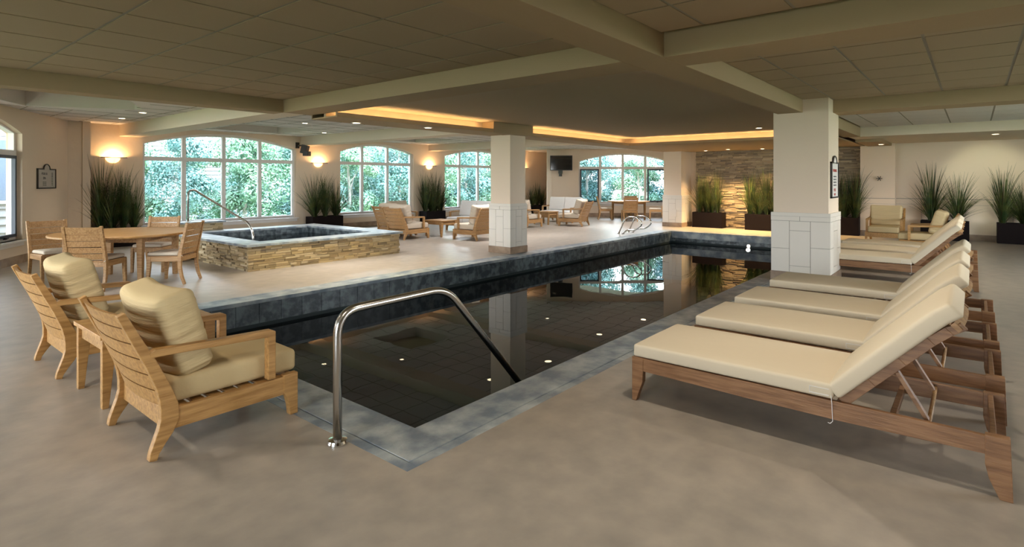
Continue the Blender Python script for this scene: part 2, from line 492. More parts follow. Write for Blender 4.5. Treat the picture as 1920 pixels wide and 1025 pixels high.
def wall_holes(name, M, s0, s1, ztop, holes, th, mat='wall'):
    bm = bmesh.new(); es = []
    def loop(pts):
        v = [bm.verts.new(M(p[0], 0, p[1])) for p in pts]
        for i in range(len(v)): es.append(bm.edges.new((v[i], v[(i + 1) % len(v)])))
    loop([(s0, 0), (s1, 0), (s1, ztop), (s0, ztop)])
    for h in holes: loop(h)
    r = bmesh.ops.triangle_fill(bm, edges=es, use_beauty=True)
    fs = [g for g in r['geom'] if isinstance(g, bmesh.types.BMFace)]
    ex = bmesh.ops.extrude_face_region(bm, geom=fs)
    for v in [g for g in ex['geom'] if isinstance(g, bmesh.types.BMVert)]: v.co += M.n * th
    m = MB(); m.bm.free(); m.bm = bm
    return struct(m.build(name, mat))
NWIN = [0]
def window(M, x0, x1, zs, zp, za, mull, ztr, sill=True, casements=(), portal=True, screens=False):
    NWIN[0] += 1
    w = struct(empty('window_%d' % NWIN[0])); w.location = M(x0, 0, zs)
    off = -M(x0, 0, zs)
    def L(a, out, z): return M(a, out, z) + off
    def add(m, nm, mt, **k): return m.build(nm, mt, w, **k)
    t = .07
    a = arch(x0, x1, zs, zp, za); b = arch(x0 + t, x1 - t, zs + t, zp, za - t)
    m = MB(); n = len(a)
    for i in range(n):
        j = (i + 1) % n
        q = [L(a[i][0], .10, a[i][1]), L(a[j][0], .10, a[j][1]), L(b[j][0], .10, b[j][1]), L(b[i][0], .10, b[i][1])]
        m.hexa(q + [p + M.n * .09 for p in q])
    add(m, 'window_frame', 'window_paint')
    m = MB()
    for x in mull:
        m.box(x - .045, x + .045, .085, .18, zs + t, ztr - .035, L)
        m.box(x - .045, x + .045, .085, .18, ztr + .035, arch_z(x, x0, x1, zp, za) - t * .8, L)
    add(m, 'mullions', 'window_paint')
    m = MB(); m.box(x0 + .03, x1 - .03, .08, .185, ztr - .05, ztr + .05, L)
    add(m, 'transom', 'window_paint')
    g_ = MB(); g_.poly([L(p[0], .14, p[1]) for p in b]); add(g_, 'glass', 'pane')
    if sill:
        m = MB(); m.box(x0 - .06, x1 + .06, -.07, .10, zs - .035, zs + .0, L); m.box(x0 - .03, x1 + .03, -.02, 0, zs - .11, zs - .035, L)
        add(m, 'window_sill', 'window_paint', bevel=.006)
    for cx0, cx1 in casements:
        m = MB(); z0, z1 = zs + .06, ztr - .05
        for (p0, p1, p2, p3) in ((cx0, cx1, z0, z0 + .055), (cx0, cx1, z1 - .055, z1), (cx0, cx0 + .055, z0, z1), (cx1 - .055, cx1, z0, z1)):
            m.box(p0, p1, .06, .12, p2, p3, L)
        cs = add(m, 'casement', 'gasket')
        if screens:
            m = MB(); m.poly([L(cx0 + .05, .125, z0), L(cx1 - .05, .125, z0), L(cx1 - .05, .125, z1), L(cx0 + .05, .125, z1)]); m.build('insect_screen', 'mesh_screen', cs)
        m = MB(); xm = (cx0 + cx1) / 2
        m.box(xm - .03, xm + .03, .03, .07, z0 - .02, z0 + .02, L); m.box(xm - .012, xm + .05, .015, .035, z0 - .006, z0 + .012, L)
        h = m.build('handle', 'black', cs)
    if portal:
        xm, zm = (x0 + x1) / 2, (zs + za) / 2
        p = lamp('sky_portal', 'AREA', (0, 0, 0), 1, (1, 1, 1), None, shape='RECTANGLE', size=x1 - x0, size_y=za - zs)
        p.data.cycles.is_portal = True
        p.location = M(xm, .24, zm)
        p.rotation_euler = (R(90), 0, math.atan2(M.n.y, M.n.x) - R(90))
        # area lamps shine along local -Z; turned so that it points into the room
        p.rotation_euler = (M.n.to_track_quat('Z', 'Y')).to_euler()
    return w

MW = WallFrame((0, 15.86), (1, 0), (0, 1))
win = [(4.90, 8.96, .43, 2.47, 2.81, (5.87, 6.88, 7.89), 2.10), (10.49, 13.56, .43, 2.49, 2.80, (11.40, 12.46), 2.12), (15.14, 19.20, .43, 2.49, 2.80, (16.05, 17.13, 18.2), 2.12)]
wall_holes('wall_window', MW, 3.75, 22.6, 3.1, [arch(*w_[:5]) for w_ in win], .25)
for w_ in win: window(MW, *w_)
# oblique wall at the left with an arched window, and the short return
ML = WallFrame((1.95, 13.3), (.52, .854), (-.854, .52))
lw = [(-3.2, .66, .44, 2.43, 2.74, (-2.25, -1.27, -.32), 2.06), (-8.4, -4.5, .44, 2.43, 2.74, (-7.4, -6.45, -5.5), 2.06)]
wall_holes('wall_left', ML, -11.6, 2.70, 3.1, [arch(*w_[:5]) for w_ in lw], .25)
window(ML, *lw[0], casements=((-.28, .60), (-3.14, -2.30)))
window(ML, *lw[1])
c = MB(); p1 = ML(2.70, 0, 0)
c.poly([(p1.x, p1.y, 0), (3.75, 15.50, 0), (3.75, 15.50, 3.1), (p1.x, p1.y, 3.1)])
c.box(3.60, 3.75, 15.50, 16.1, 0, 3.1)
c.box(p1.x - .3, 3.75, 15.62, 16.1, 0, 3.1)
struct(c.build('wall_return', 'wall'))
# far wall with its arched window
MF = WallFrame((20.57, 12.47), (.636, -.7717), (.7717, .636))
fw_ = (-.63, 3.22, .58, 2.35, 2.70, (.30, 1.26, 2.22), 2.08)
wall_holes('wall_far', MF, -1.97, 4.2, 3.1, [arch(*fw_[:5])], .25)
window(MF, *fw_, casements=((-.56, .24), (2.30, 3.14)), screens=True)
c = MB(); q = MF(-1.97, 0, 0); q2 = MF(4.2, 0, 0)
c.box(0, .2, 0, 3.6, 0, 3.1, Matrix.Translation((q.x, q.y, 0)) @ Matrix.Rotation(R(-58), 4, 'Z'))
c.box(22.6, 22.8, 15.0, 16.1, 0, 3.1)
struct(c.build('wall_far', 'wall'))
c = MB(); c.hexa([(18.75, 8.12, 0), (q2.x + .3, q2.y - .2, 0), (q2.x, q2.y + .2, 0), (18.75, 8.4, 0), (18.75, 8.12, 3.1), (q2.x + .3, q2.y - .2, 3.1), (q2.x, q2.y + .2, 3.1), (18.75, 8.4, 3.1)])
c.box(18.75, 19.0, 7.3, 8.4, 0, 3.1)
struct(c.build('wall_far', 'wall'))
# end wall behind the planters
c = MB()
c.box(18.75, 19.0, -5.3, 7.3, 0, 3.1)
c.box(18.5, 18.75, 1.67, 2.49, 0, 2.57)
c.box(18.742, 18.75, -5, 1.67, .15, 1.04); c.box(18.492, 18.5, 1.67, 2.49, .15, 1.04)
struct(c.build('wall_end', 'wall'))
c = MB()
for y0, y1, xx in ((-5, 1.67, 18.742), (1.67, 2.49, 18.492)):
    c.box(xx - .004, xx, y0, y1, 1.045, 1.06); c.box(xx - .002, xx, y0, y1, .90, .905)
for y_ in (-.75, .45, 1.1): c.box(18.738, 18.742, y_, y_ + .008, .15, 1.04)
struct(c.build('trim_1', 'groove'))
# right and near walls, never in the picture, with their own windows
MR = WallFrame((-4, -5), (1, 0), (0, -1))
rw = [(9.6, 12.9, .43, 2.47, 2.74, (10.7, 11.8), 2.1), (15.0, 18.6, .43, 2.47, 2.74, (16.2, 17.4), 2.1)]
wall_holes('wall_right', MR, 0, 22.9, 3.1, [arch(*w_[:5]) for w_ in rw], .25)
for w_ in rw: window(MR, *w_)
MN = WallFrame((-4, -5.2), (0, 1), (-1, 0))
nw = [(5.0, 7.8, .43, 2.47, 2.74, (5.9, 6.85), 2.1)]
wall_holes('wall_near', MN, 0, 8.9, 3.1, [arch(*w_[:5]) for w_ in nw], .25)
for w_ in nw: window(MN, *w_)
# baseboards
b = MB(); b.box(3.77, 22.5, 15.845, 15.86, 0, .155); struct(b.build('baseboard_window', 'baseboard'))
b = MB(); b.box(-11.5, 2.69, -.015, 0, 0, .155, ML); b.box(3.32, 3.75, 15.485, 15.50, 0, .155); b.box(p1.x, 3.75, 15.485, 15.5, 0, .155); struct(b.build('baseboard_left', 'baseboard'))
b = MB(); b.box(-1.97, 4.1, -.015, 0, 0, .17, MF); struct(b.build('baseboard_far', 'baseboard'))
b = MB(); b.box(18.727, 18.742, -5, 1.67, 0, .15); b.box(18.477, 18.492, 1.65, 2.49, 0, .15); struct(b.build('baseboard_end', 'baseboard'))

# stacked-stone faces: every stone a bevel-free block of its own depth, one mesh per face
def ledger(mb, M, s0, s1, z0, z1, hmin=.035, hmax=.07, lmin=.12, lmax=.42, dep=.035, seed=1, back=.06):
    rnd = random.Random(seed); z = z0; dep *= .9
    while z < z1 - .012:
        h = min(rnd.uniform(hmin, hmax), z1 - z)
        if z1 - z - h < .02: h = z1 - z
        s = s0 - rnd.uniform(0, lmax * .5)
        while s < s1:
            l = rnd.uniform(lmin, lmax); a, b_ = max(s, s0), min(s + l, s1)
            if b_ - a > .01:
                d0 = rnd.uniform(0, dep); d1 = d0 + rnd.uniform(-.006, .006); tz = rnd.uniform(-.004, .004)
                p = [M(a + .002, -d0, z + .002), M(b_ - .002, -d1, z + .002 + tz), M(b_ - .002, back, z + .002), M(a + .002, back, z + .002),
                     M(a + .002, -d0 + rnd.uniform(-.004, .004), z + h - .002), M(b_ - .002, -d1, z + h - .002 + tz), M(b_ - .002, back, z + h - .002), M(a + .002, back, z + h - .002)]
                mb.hexa(p)
            s += l
        z += h
MS = WallFrame((18.70, 7.30), (0, -1), (1, 0))
c = MB(); ledger(c, MS, 0, 4.81, 0, 2.515, .022, .05, .10, .42, .05, 5, .05)
struct(c.build('wall_stone', 'ledger_dark'))

# columns ------------------------------------------------------------------
def column(x0, x1, y0, y1, ztop, panels=True, hatch=False):
    r = struct(empty('column', (x0, y0, 0)))
    def L(a, b_, z): return Vector((a - x0, b_ - y0, z))
    m = MB(); m.box(x0, x1, y0, y1, .14, ztop, L); m.build('shaft', 'wall', r, bevel=.006)
    m = MB(); t = .028
    W_ = x1 - x0; D_ = y1 - y0
    # wainscot of flat panels with narrow joints
    for side in range(4):
        n = 3; ln = W_ if side % 2 else D_
        def Q(a, o_, z):
            if side == 0: return L(x0 - o_, y0 + a, z)
            if side == 1: return L(x0 + a, y0 - o_, z)
            if side == 2: return L(x1 + o_, y0 + a, z)
            return L(x0 + a, y1 + o_, z)
        e = t if side % 2 == 0 else 0
        m.box(-e, ln + e, 0, t, 1.0, 1.055, Q)
        m.box(-e, ln / 2 - .003, .0, t - .002, .93, .997, Q); m.box(ln / 2 + .003, ln + e, .0, t - .002, .93, .997, Q)
        cuts = [-e, ln * .31, ln * .69, ln + e]
        for i in range(3):
            zs_ = ([.14, .53, .927], [.14, .24, .78, .927], [.14, .50, .927])[i]
            for za_, zb_ in zip(zs_, zs_[1:]):
                m.box(cuts[i] + .003, cuts[i + 1] - .003, 0, t - .002, za_ + .003, zb_ - .003, Q)
    m.build('wainscot', 'panel', r)
    m = MB(); m.box(x0 - .015, x1 + .015, y0 - .015, y1 + .015, .14, 1.0, L); m.build('wainscot_joints', 'groove', r)
    m = MB(); m.box(x0 - .035, x1 + .035, y0 - .035, y1 + .035, 0, .14, L); m.build('base_tile', 'baseboard', r, bevel=.003)
    return r
column(9.10, 9.62, 7.55, 8.10, 2.73)
column(9.42, 10.20, 1.67, 2.44, 2.80)
cl = column(17.92, 18.75, 7.50, 8.12, 2.53)
m = MB(); m.box(-.045, -.03, .14, .30, .34, .58); hp = m.build('access_panel', 'panel', cl, bevel=.003)

# hot tub --------------------------------------------------------------------
tub = empty('hot_tub', (4.5, 9.45, 0)); tag(tub, 'raised rectangular hot tub clad in stacked tan stone with slate rim', 'hot tub')
TX0, TX1, TY0, TY1 = 4.46, 7.74, 9.44, 12.86
def LT(a, b_, z): return Vector((a - 4.5, b_ - 9.45, z))
m = MB(); m.box(TX0 + .06, TX1 - .06, TY0 + .06, TY0 + .36, 0, .42, LT); m.box(TX0 + .06, TX1 - .06, TY1 - .36, TY1 - .06, 0, .42, LT)
m.box(TX0 + .06, TX0 + .36, TY0 + .36, TY1 - .36, 0, .42, LT); m.box(TX1 - .36, TX1 - .06, TY0 + .36, TY1 - .36, 0, .42, LT)
m.build('core', 'baseboard', tub)
m = MB()
F1 = lambda a, o_, z: LT(TX0 + a, TY0 + .05 + o_, z); F2 = lambda a, o_, z: LT(TX0 + .05 + o_, TY0 + a, z)
F3 = lambda a, o_, z: LT(TX1 - .05 - o_, TY0 + a, z); F4 = lambda a, o_, z: LT(TX0 + a, TY1 - .05 - o_, z)
ledger(m, F1, .02, TX1 - TX0 - .02, 0, .42, .022, .05, .07, .30, .036, 11, .03)
ledger(m, F2, .06, TY1 - TY0 - .06, 0, .42, .022, .05, .07, .30, .036, 12, .03)
ledger(m, F3, .06, TY1 - TY0 - .06, 0, .42, .022, .05, .07, .30, .036, 13, .03)
ledger(m, F4, .02, TX1 - TX0 - .02, 0, .42, .022, .05, .07, .30, .036, 14, .03)
m.build('stone_cladding', 'ledger', tub)
m = MB(); w_ = .42
for b_ in ((TX0 - .03, TX1 + .03, TY0 - .03, TY0 + w_), (TX0 - .03, TX1 + .03, TY1 - w_, TY1 + .03), (TX0 - .03, TX0 + w_, TY0 + w_, TY1 - w_), (TX1 - w_, TX1 + .03, TY0 + w_, TY1 - w_)):
    m.box(b_[0] + .001, b_[1] - .001, b_[2] + .001, b_[3] - .001, .42, .462, LT)
m.build('rim', 'slate', tub, bevel=.006)
m = MB()
a, b_, c_, d_ = TX0 + w_, TX1 - w_, TY0 + w_, TY1 - w_
for k in range(9):
    x0 = a + (b_ - a) * k / 9; x1 = a + (b_ - a) * (k + 1) / 9
    m.box(x0 + .003, x1 - .003, c_ - .02, c_ + .004, -.2, .42, LT); m.box(x0 + .003, x1 - .003, d_ - .004, d_ + .02, -.2, .42, LT)
    y0 = c_ + (d_ - c_) * k / 9; y1 = c_ + (d_ - c_) * (k + 1) / 9
    m.box(a - .02, a + .004, y0 + .003, y1 - .003, -.2, .42, LT); m.box(b_ - .004, b_ + .02, y0 + .003, y1 - .003, -.2, .42, LT)
m.build('inner_tiles', 'slate_tile', tub)
m = MB(); m.poly([LT(a, c_, .30), LT(b_, c_, .30), LT(b_, d_, .30), LT(a, d_, .30)]); m.build('water_surface', 'water', tub)
m = MB(); m.box(a, b_, c_, d_, .004, .03, LT); m.build('basin_floor', 'pool_plaster', tub)
# stone step block behind the tub, low step beside it
st = empty('stone_step', (4.3, 12.92, 0)); tag(st, 'tall stone-faced step block with slate cap behind the hot tub', 'step', 'stone steps at the hot tub')
m = MB(); m.box(.05, 1.26, .05, .41, 0, .62); m.build('core', 'baseboard', st)
m = MB(); ledger(m, lambda a_, o_, z: Vector((a_, .05 + o_, z)), .04, 1.27, 0, .62, .022, .05, .07, .28, .036, 21, .03)
ledger(m, lambda a_, o_, z: Vector((1.26 - o_, a_, z)), .08, .41, 0, .62, .022, .05, .07, .28, .036, 22, .03)
ledger(m, lambda a_, o_, z: Vector((.05 + o_, a_, z)), .08, .41, 0, .62, .022, .05, .07, .28, .036, 23, .03)
m.build('stone_cladding', 'ledger', st)
m = MB(); m.box(-.01, 1.32, 0, .45, .62, .655); m.build('cap', 'slate', st, bevel=.005)
st = empty('stone_step', (3.98, 11.65, 0)); tag(st, 'low stone-faced step against the left side of the hot tub', 'step', 'stone steps at the hot tub')
m = MB(); m.box(.05, .43, .05, .95, 0, .2); m.build('core', 'baseboard', st)
m = MB(); ledger(m, lambda a_, o_, z: Vector((a_, .05 + o_, z)), .04, .43, 0, .2, .022, .05, .07, .28, .036, 31, .03)
ledger(m, lambda a_, o_, z: Vector((.05 + o_, a_, z)), .08, .95, 0, .2, .022, .05, .07, .28, .036, 32, .03)
m.build('stone_cladding', 'ledger', st)
m = MB(); m.box(0, .43, 0, .97, .2, .23); m.build('cap', 'slate', st, bevel=.004)

# ------------------------------------------------------------------ rails
def smooth_path(pts, rad=.12, n=7):
    P = [Vector(p) for p in pts]; out = [P[0]]
    for i in range(1, len(P) - 1):
        a_ = (P[i - 1] - P[i]); b2 = (P[i + 1] - P[i]); r = min(rad, a_.length * .48, b2.length * .48)
        s0, s1 = P[i] + a_.normalized() * r, P[i] + b2.normalized() * r
        for k in range(n + 1):
            t = k / n; out.append(s0 * (1 - t) ** 2 + P[i] * 2 * t * (1 - t) + s1 * t * t)
    out.append(P[-1]); return out
def flange(parent, p, r=.055, h=.022):
    m = MB(); m.lathe([(.0, h), (r * .5, h), (r * .9, h * .8), (r, h * .3), (r, 0), (0, 0)], p, 28)
    return m.build('flange', 'chrome', parent, smooth=False)
hr = empty('handrail', (1.90, 2.90, 0)); tag(hr, 'brushed steel handrail bent over the near corner of the pool', 'handrail')
m = MB(); m.tube(smooth_path([(0, 0, 0), (.0, 0, .775), (.88, .0, .785), (2.02, .04, -.42)], .15, 12), .026, 20)
m.build('rail', 'steel', hr, smooth=True)
fl = flange(hr, (0, 0, 0), .06, .03)
hr = empty('handrail', (4.9, 13.1, .655)); tag(hr, 'steel handrail sloping from the stone step block into the hot tub', 'handrail')
m = MB(); m.tube(smooth_path([(0, 0, 0), (0, 0, .66), (.02, -.25, .70), (.09, -2.55, .10), (.09, -2.75, -.06), (.09, -2.75, -.42)], .14, 8), .021, 16)
m.build('rail', 'steel', hr, smooth=True)
flange(hr, (0, 0, 0), .045, .02)
for i, (x_, lb) in enumerate(((14.55, 'curved steel grab rail at the pool edge, nearer the slim column'), (15.15, 'curved steel grab rail at the pool edge, farther from the slim column'))):
    g_ = empty('grab_rail', (x_, 7.98, 0)); tag(g_, lb, 'grab rail', 'pair of grab rails at the pool ladder')
    m = MB(); m.tube(smooth_path([(0, 0, 0), (0, -.24, .50), (0, -.56, .52), (0, -.78, .34), (0, -.58, .14), (0, -.26, .12), (0, -.14, 0)], .16, 8), .020, 14)
    m.build('rail', 'chrome', g_, smooth=True)
    flange(g_, (0, 0, 0), .04, .015); flange(g_, (0, -.14, 0), .04, .015)
g_ = empty('grab_rail', (11.9, 1.95, 0)); tag(g_, 'short steel grab rail behind the wide column on the lounger side', 'grab rail')
m = MB(); m.tube(smooth_path([(0, 0, 0), (0, .05, .55), (0, .35, .62), (0, .62, .1), (0, .7, -.3)], .12, 8), .020, 14)
m.build('rail', 'chrome', g_, smooth=True); flange(g_, (0, 0, 0), .04, .015)

# ------------------------------------------------------------------ furniture
def lounge_chair(width=.76, seats=1, wood='teak', fab='canvas', fabb='canvas_crease', label='', cat='armchair', group=None, name='lounge_armchair'):
    """x forward, rear feet at x = 0, centred on y"""
    t = empty(name); tag(t, label, cat, group)
    h = width / 2; pw = .048
    for s_ in (-1, 1):
        y0, y1 = (h - pw, h) if s_ > 0 else (-h, -h + pw)
        m = MB(); m.ribbon([(-.012, 0, .040), (-.002, .04, .046), (.022, .09, .060), (.052, .145, .080), (.074, .205, .094), (.072, .28, .090), (.058, .34, .076), (.035, .41, .064), (-.020, .54, .056), (-.088, .68, .048), (-.162, .835, .040)], y0, y1)
        m.build('rear_leg', wood, t, bevel=.004)
        m = MB(); m.prism([(.745, .272), (.845, .272), (.845, .0), (.79, .0), (.782, .07), (.765, .13), (.745, .16)], y0 * 1.0, y1 * 1.0)
        m.build('front_leg', wood, t, bevel=.004)
        ya, yb = (y0 - .004, y1 + .004)
        m = MB(); m.prism([(-.03, .60), (.0, .615), (.30, .600), (.665, .588), (.690, .575), (.690, .27), (.640, .27), (.640, .545), (.30, .560), (.02, .572), (-.02, .57)], ya, yb)
        m.build('armrest', wood, t, bevel=.005)
    m = MB()
    for s_ in (-1, 1):
        y0, y1 = (h - pw + .006, h - .006) if s_ > 0 else (-h + .006, -h + pw - .006)
        m.box(.08, .76, y0, y1, .145, .262)
    m.box(.80, .832, -h + pw, h - pw, .15, .262); m.box(.05, .08, -h + pw, h - pw, .15, .26)
    n = 7
    for k in range(n): x0 = .12 + .67 * k / n; m.box(x0, x0 + .07, -h + pw - .01, h - pw + .01, .235, .252)
    m.build('seat_frame', wood, t, bevel=.003)
    m = MB(); yy = h - pw + .004                     # curved back slats
    zs_ = [.27, .37, .47, .565, .655, .745, .83]
    for a_, b2 in zip(zs_, zs_[1:]):
        def bx(z): return .055 - (z - .30) * .395 if z > .3 else .06
        N = 8
        for k in range(N):
            u0, u1 = -1 + 2 * k / N, -1 + 2 * (k + 1) / N
            e0, e1 = -.035 * (1 - u0 * u0), -.035 * (1 - u1 * u1)
            p = []
            for z in (a_ + .005, b2 - .004):
                p += [(bx(z) + e0 - .010, u0 * yy, z), (bx(z) + e0 + .010, u0 * yy, z), (bx(z) + e1 + .010, u1 * yy, z), (bx(z) + e1 - .010, u1 * yy, z)]
            m.hexa([Vector(q) for q in p])
    bmesh.ops.remove_doubles(m.bm, verts=m.bm.verts, dist=1e-5)
    m.build('backrest', wood, t)
    wi = width - 2 * pw - .02
    for k in range(seats):
        w1 = wi / seats; yc = -wi / 2 + w1 * (k + .5)
        m = MB(); m.cushion(.385, w1 / 2 - .004, .070, .032, .022, 0, nx=8, ny=8)
        sc = m.build('seat_cushion', fab, t, smooth=True, loc=(.485, yc, .338))
        m = MB()
        def bend(p, w1=w1):
            u = p.x / (w1 / 2); v = p.y / .245
            q = p.copy(); q.x *= 1 + .04 * v; q.z += .040 * u * u * (1 if p.z > 0 else .8)    # wraps forward at the sides
            q.x += (.004 * math.sin(v * 21) + .003 * math.sin(v * 37 + 1)) * (abs(u) > .9) * (1 if u > 0 else -1)
            return q
        m.cushion(w1 / 2 + (.012 if seats == 1 else 0), .255, .098, .05, .02, .02, fn=bend, nx=12, ny=22)
        bc = m.build('back_cushion', fabb, t, smooth=True)
        bc.matrix_local = Matrix.Translation((.150, yc, .650)) @ Matrix.Rotation(R(-16), 4, 'Y') @ Matrix(((0, 0, 1, 0), (1, 0, 0, 0), (0, 1, 0, 0), (0, 0, 0, 1)))
    return t
G1 = 'pair of armchairs at the near end of the pool'
ch = lounge_chair(wood='teak_pale', label='teak armchair with tan cushions nearest the camera at the pool corner', group=G1)
ch.location = (1.14, 3.87, 0)
copy_tree(ch, (1.14, 5.88, 0), 0, 'teak armchair with tan cushions beyond the small side table', G1)
CH = lounge_chair(wood='teak', fab='grey_canvas', fabb='grey_canvas', label='teak armchair seen from behind beside the hot tub corner', group='armchairs in the lounge corner by the middle window')
CH.location = (9.44, 11.75, 0)
g2 = CH['group']
copy_tree(CH, (9.80, 12.66, 0), 0, 'teak armchair seen from behind, second from the hot tub corner', g2)
copy_tree(CH, (11.27, 14.10, 0), R(-90), 'teak armchair under the middle window with its back to the glass', g2)
copy_tree(CH, (10.83, 9.80, 0), R(90), 'teak armchair with its slatted back against the slim column', g2)
g3 = 'armchairs in the lounge corner below the television'
copy_tree(CH, (14.32, 11.55, 0), 0, 'teak armchair half hidden behind the slim column, beyond it', g3)
copy_tree(CH, (16.33, 10.22, 0), R(103), 'teak armchair with slatted back turned to us right of the slim column', g3)
g4 = 'armchairs by the end wall on the lounger side'
copy_tree(ch, (17.25, 1.73, 0), R(180), 'tan cushioned armchair facing us against the end wall', g4)
copy_tree(ch, (15.1, .42, 0), R(90), 'tan cushioned armchair turned sideways behind the far loungers', g4)
LS = lounge_chair(1.50, 2, 'teak', 'white_fabric', 'white_fabric', 'teak loveseat with pale cushions left of the slim column', 'loveseat', 'loveseats with pale cushions', 'loveseat')
LS.location = (13.05, 12.0, 0); LS.rotation_euler = (0, 0, R(180))
copy_tree(LS, (17.95, 12.0, 0), R(180), 'teak loveseat with pale cushions below the television', 'loveseats with pale cushions')

def low_table(w, d, hgt, label, name='side_table', group=None, wood='teak'):
    t = empty(name); tag(t, label, 'table', group)
    m = MB(); n = 6
    ring_ = .07
    m.box(-w / 2, w / 2, -d / 2, -d / 2 + ring_, hgt - .028, hgt); m.box(-w / 2, w / 2, d / 2 - ring_, d / 2, hgt - .028, hgt)
    m.box(-w / 2, -w / 2 + ring_, -d / 2 + ring_, d / 2 - ring_, hgt - .028, hgt); m.box(w / 2 - ring_, w / 2, -d / 2 + ring_, d / 2 - ring_, hgt - .028, hgt)
    for k in range(n):
        y0 = -d / 2 + ring_ + (d - 2 * ring_) * k / n; y1 = -d / 2 + ring_ + (d - 2 * ring_) * (k + 1) / n
        m.box(-w / 2 + ring_, w / 2 - ring_, y0 + .003, y1 - .003, hgt - .026, hgt - .001)
    m.build('tabletop', wood, t, bevel=.002)
    m = MB(); i_ = .035
    m.box(-w / 2 + i_, w / 2 - i_, -d / 2 + i_, -d / 2 + i_ + .022, hgt - .12, hgt - .028); m.box(-w / 2 + i_, w / 2 - i_, d / 2 - i_ - .022, d / 2 - i_, hgt - .12, hgt - .028)
    m.box(-w / 2 + i_, -w / 2 + i_ + .022, -d / 2 + i_, d / 2 - i_, hgt - .12, hgt - .028); m.box(w / 2 - i_ - .022, w / 2 - i_, -d / 2 + i_, d / 2 - i_, hgt - .12, hgt - .028)
    m.build('apron', wood, t)
    for sx in (-1, 1):
        for sy in (-1, 1):
            xo = sx * (w / 2 - .015); yo = sy * (d / 2 - .015)
            m = MB(); lw = .075
            pr = [(xo, hgt - .028), (xo - sx * lw, hgt - .028), (xo - sx * lw, hgt - .14), (xo - sx * lw * .78, hgt * .4), (xo - sx * lw * .5, 0), (xo, 0)]
            m.prism(pr, yo, yo - sy * .05)
            m.build('leg', wood, t, bevel=.003)
    return t
st = low_table(.76, .66, .50, 'square teak side table between the two near armchairs', wood='teak_pale'); st.location = (1.53, 4.86, 0)
ct = low_table(.62, .68, .45, 'small square teak table among the armchairs left of the slim column', 'coffee_table', 'small tables in the lounge corners')
ct.location = (10.86, 11.52, 0)
copy_tree(ct, (16.15, 11.75, 0), 0, 'small square teak table among the armchairs below the television', 'small tables in the lounge corners')

def dining_chair(label, group):
    t = empty('dining_chair'); tag(t, label, 'chair', group)
    h = .265; pw = .04
    for s_ in (-1, 1):
        y0, y1 = (h - pw, h) if s_ > 0 else (-h, -h + pw)
        m = MB(); m.ribbon([(-.305, 0, .032), (-.262, .12, .040), (-.238, .25, .050), (-.235, .40, .055), (-.255, .52, .048), (-.295, .70, .040), (-.345, .915, .032)], y0, y1)
        m.build('rear_leg', 'teak', t, bevel=.003)
        m = MB(); m.prism([(.175, .41), (.235, .41), (.240, .0), (.205, .0), (.196, .12), (.180, .26)], y0, y1)
        m.build('front_leg', 'teak', t, bevel=.003)
    m = MB()
    for s_ in (-1, 1):
        y0, y1 = (h - pw + .006, h - .008) if s_ > 0 else (-h + .008, -h + pw - .006)
        m.box(-.23, .19, y0, y1, .34, .405)
    m.box(.195, .222, -h + pw, h - pw, .34, .405); m.box(-.25, -.225, -h + pw, h - pw, .34, .405)
    m.box(-.22, .24, -h + .01, h - .01, .405, .42)
    m.build('seat', 'teak', t, bevel=.003)
    m = MB(); yy = h - pw + .003
    zs_ = [.44, .53, .62, .71, .80, .905]
    for a_, b2 in zip(zs_, zs_[1:]):
        for k in range(6):
            u0, u1 = -1 + k / 3, -1 + (k + 1) / 3; e0, e1 = -.02 * (1 - u0 * u0), -.02 * (1 - u1 * u1); p = []
            for z in (a_ + .005, b2 - .005):
                bx = -.24 - (z - .44) * .215
                p += [(bx + e0 - .008, u0 * yy, z), (bx + e0 + .008, u0 * yy, z), (bx + e1 + .008, u1 * yy, z), (bx + e1 - .008, u1 * yy, z)]
            m.hexa([Vector(q) for q in p])
    bmesh.ops.remove_doubles(m.bm, verts=m.bm.verts, dist=1e-5)
    m.build('backrest', 'teak', t)
    m = MB(); m.cushion(.225, .235, .024, .022, .012, nx=6, ny=6); sc = m.build('seat_cushion', 'grey_canvas', t, smooth=True, loc=(.02, 0, .446))
    m = MB()
    for s_ in (-1, 1): m.tube([(-.20, s_ * .22, .435), (-.25, s_ * .255, .44), (-.275, s_ * .262, .43), (-.272, s_ * .24, .415)], .004, 6)
    m.build('cushion_tie', 'white_fabric', sc).matrix_local = Matrix.Translation((-.02, 0, -.446))
    return t
def round_table(r, hgt, label, group):
    t = empty('dining_table'); tag(t, label, 'table', group)
    m = MB()
    m.lathe([(0, hgt), (r - .012, hgt), (r, hgt - .008), (r, hgt - .026), (r - .012, hgt - .034), (0, hgt - .034)], n=64)
    m.build('tabletop', 'teak_pale', t)
    m = MB(); q = r * .80                             # square apron joining the legs
    P = [(q, 0), (0, q), (-q, 0), (0, -q)]
    for i in range(4):
        a_, b2 = P[i], P[(i + 1) % 4]; m.beamrod((a_[0] * .97, a_[1] * .97, hgt - .075), (b2[0] * .97, b2[1] * .97, hgt - .075), .025, .08)
    m.build('apron', 'teak', t)
    for i in range(4):
        a_ = P[i]; ang = math.atan2(a_[1], a_[0]) + R(45)
        m = MB(); m.hexa([Vector(v) for v in ((-.03, -.03, 0), (.03, -.03, 0), (.03, .03, 0), (-.03, .03, 0), (-.042, -.042, hgt - .034), (.042, -.042, hgt - .034), (.042, .042, hgt - .034), (-.042, .042, hgt - .034))])
        m.build('leg', 'teak', t, bevel=.003, loc=(a_[0] * .95, a_[1] * .95, 0), rot=(0, 0, ang))
    return t
gt = 'round dining tables'
tb = round_table(.95, .745, 'round teak dining table in front of the left planter', gt); tb.location = (2.92, 10.27, 0)
gd = 'chairs around the dining table at left'
dc = dining_chair('teak dining chair with its slatted back to us, in front of the table', gd)
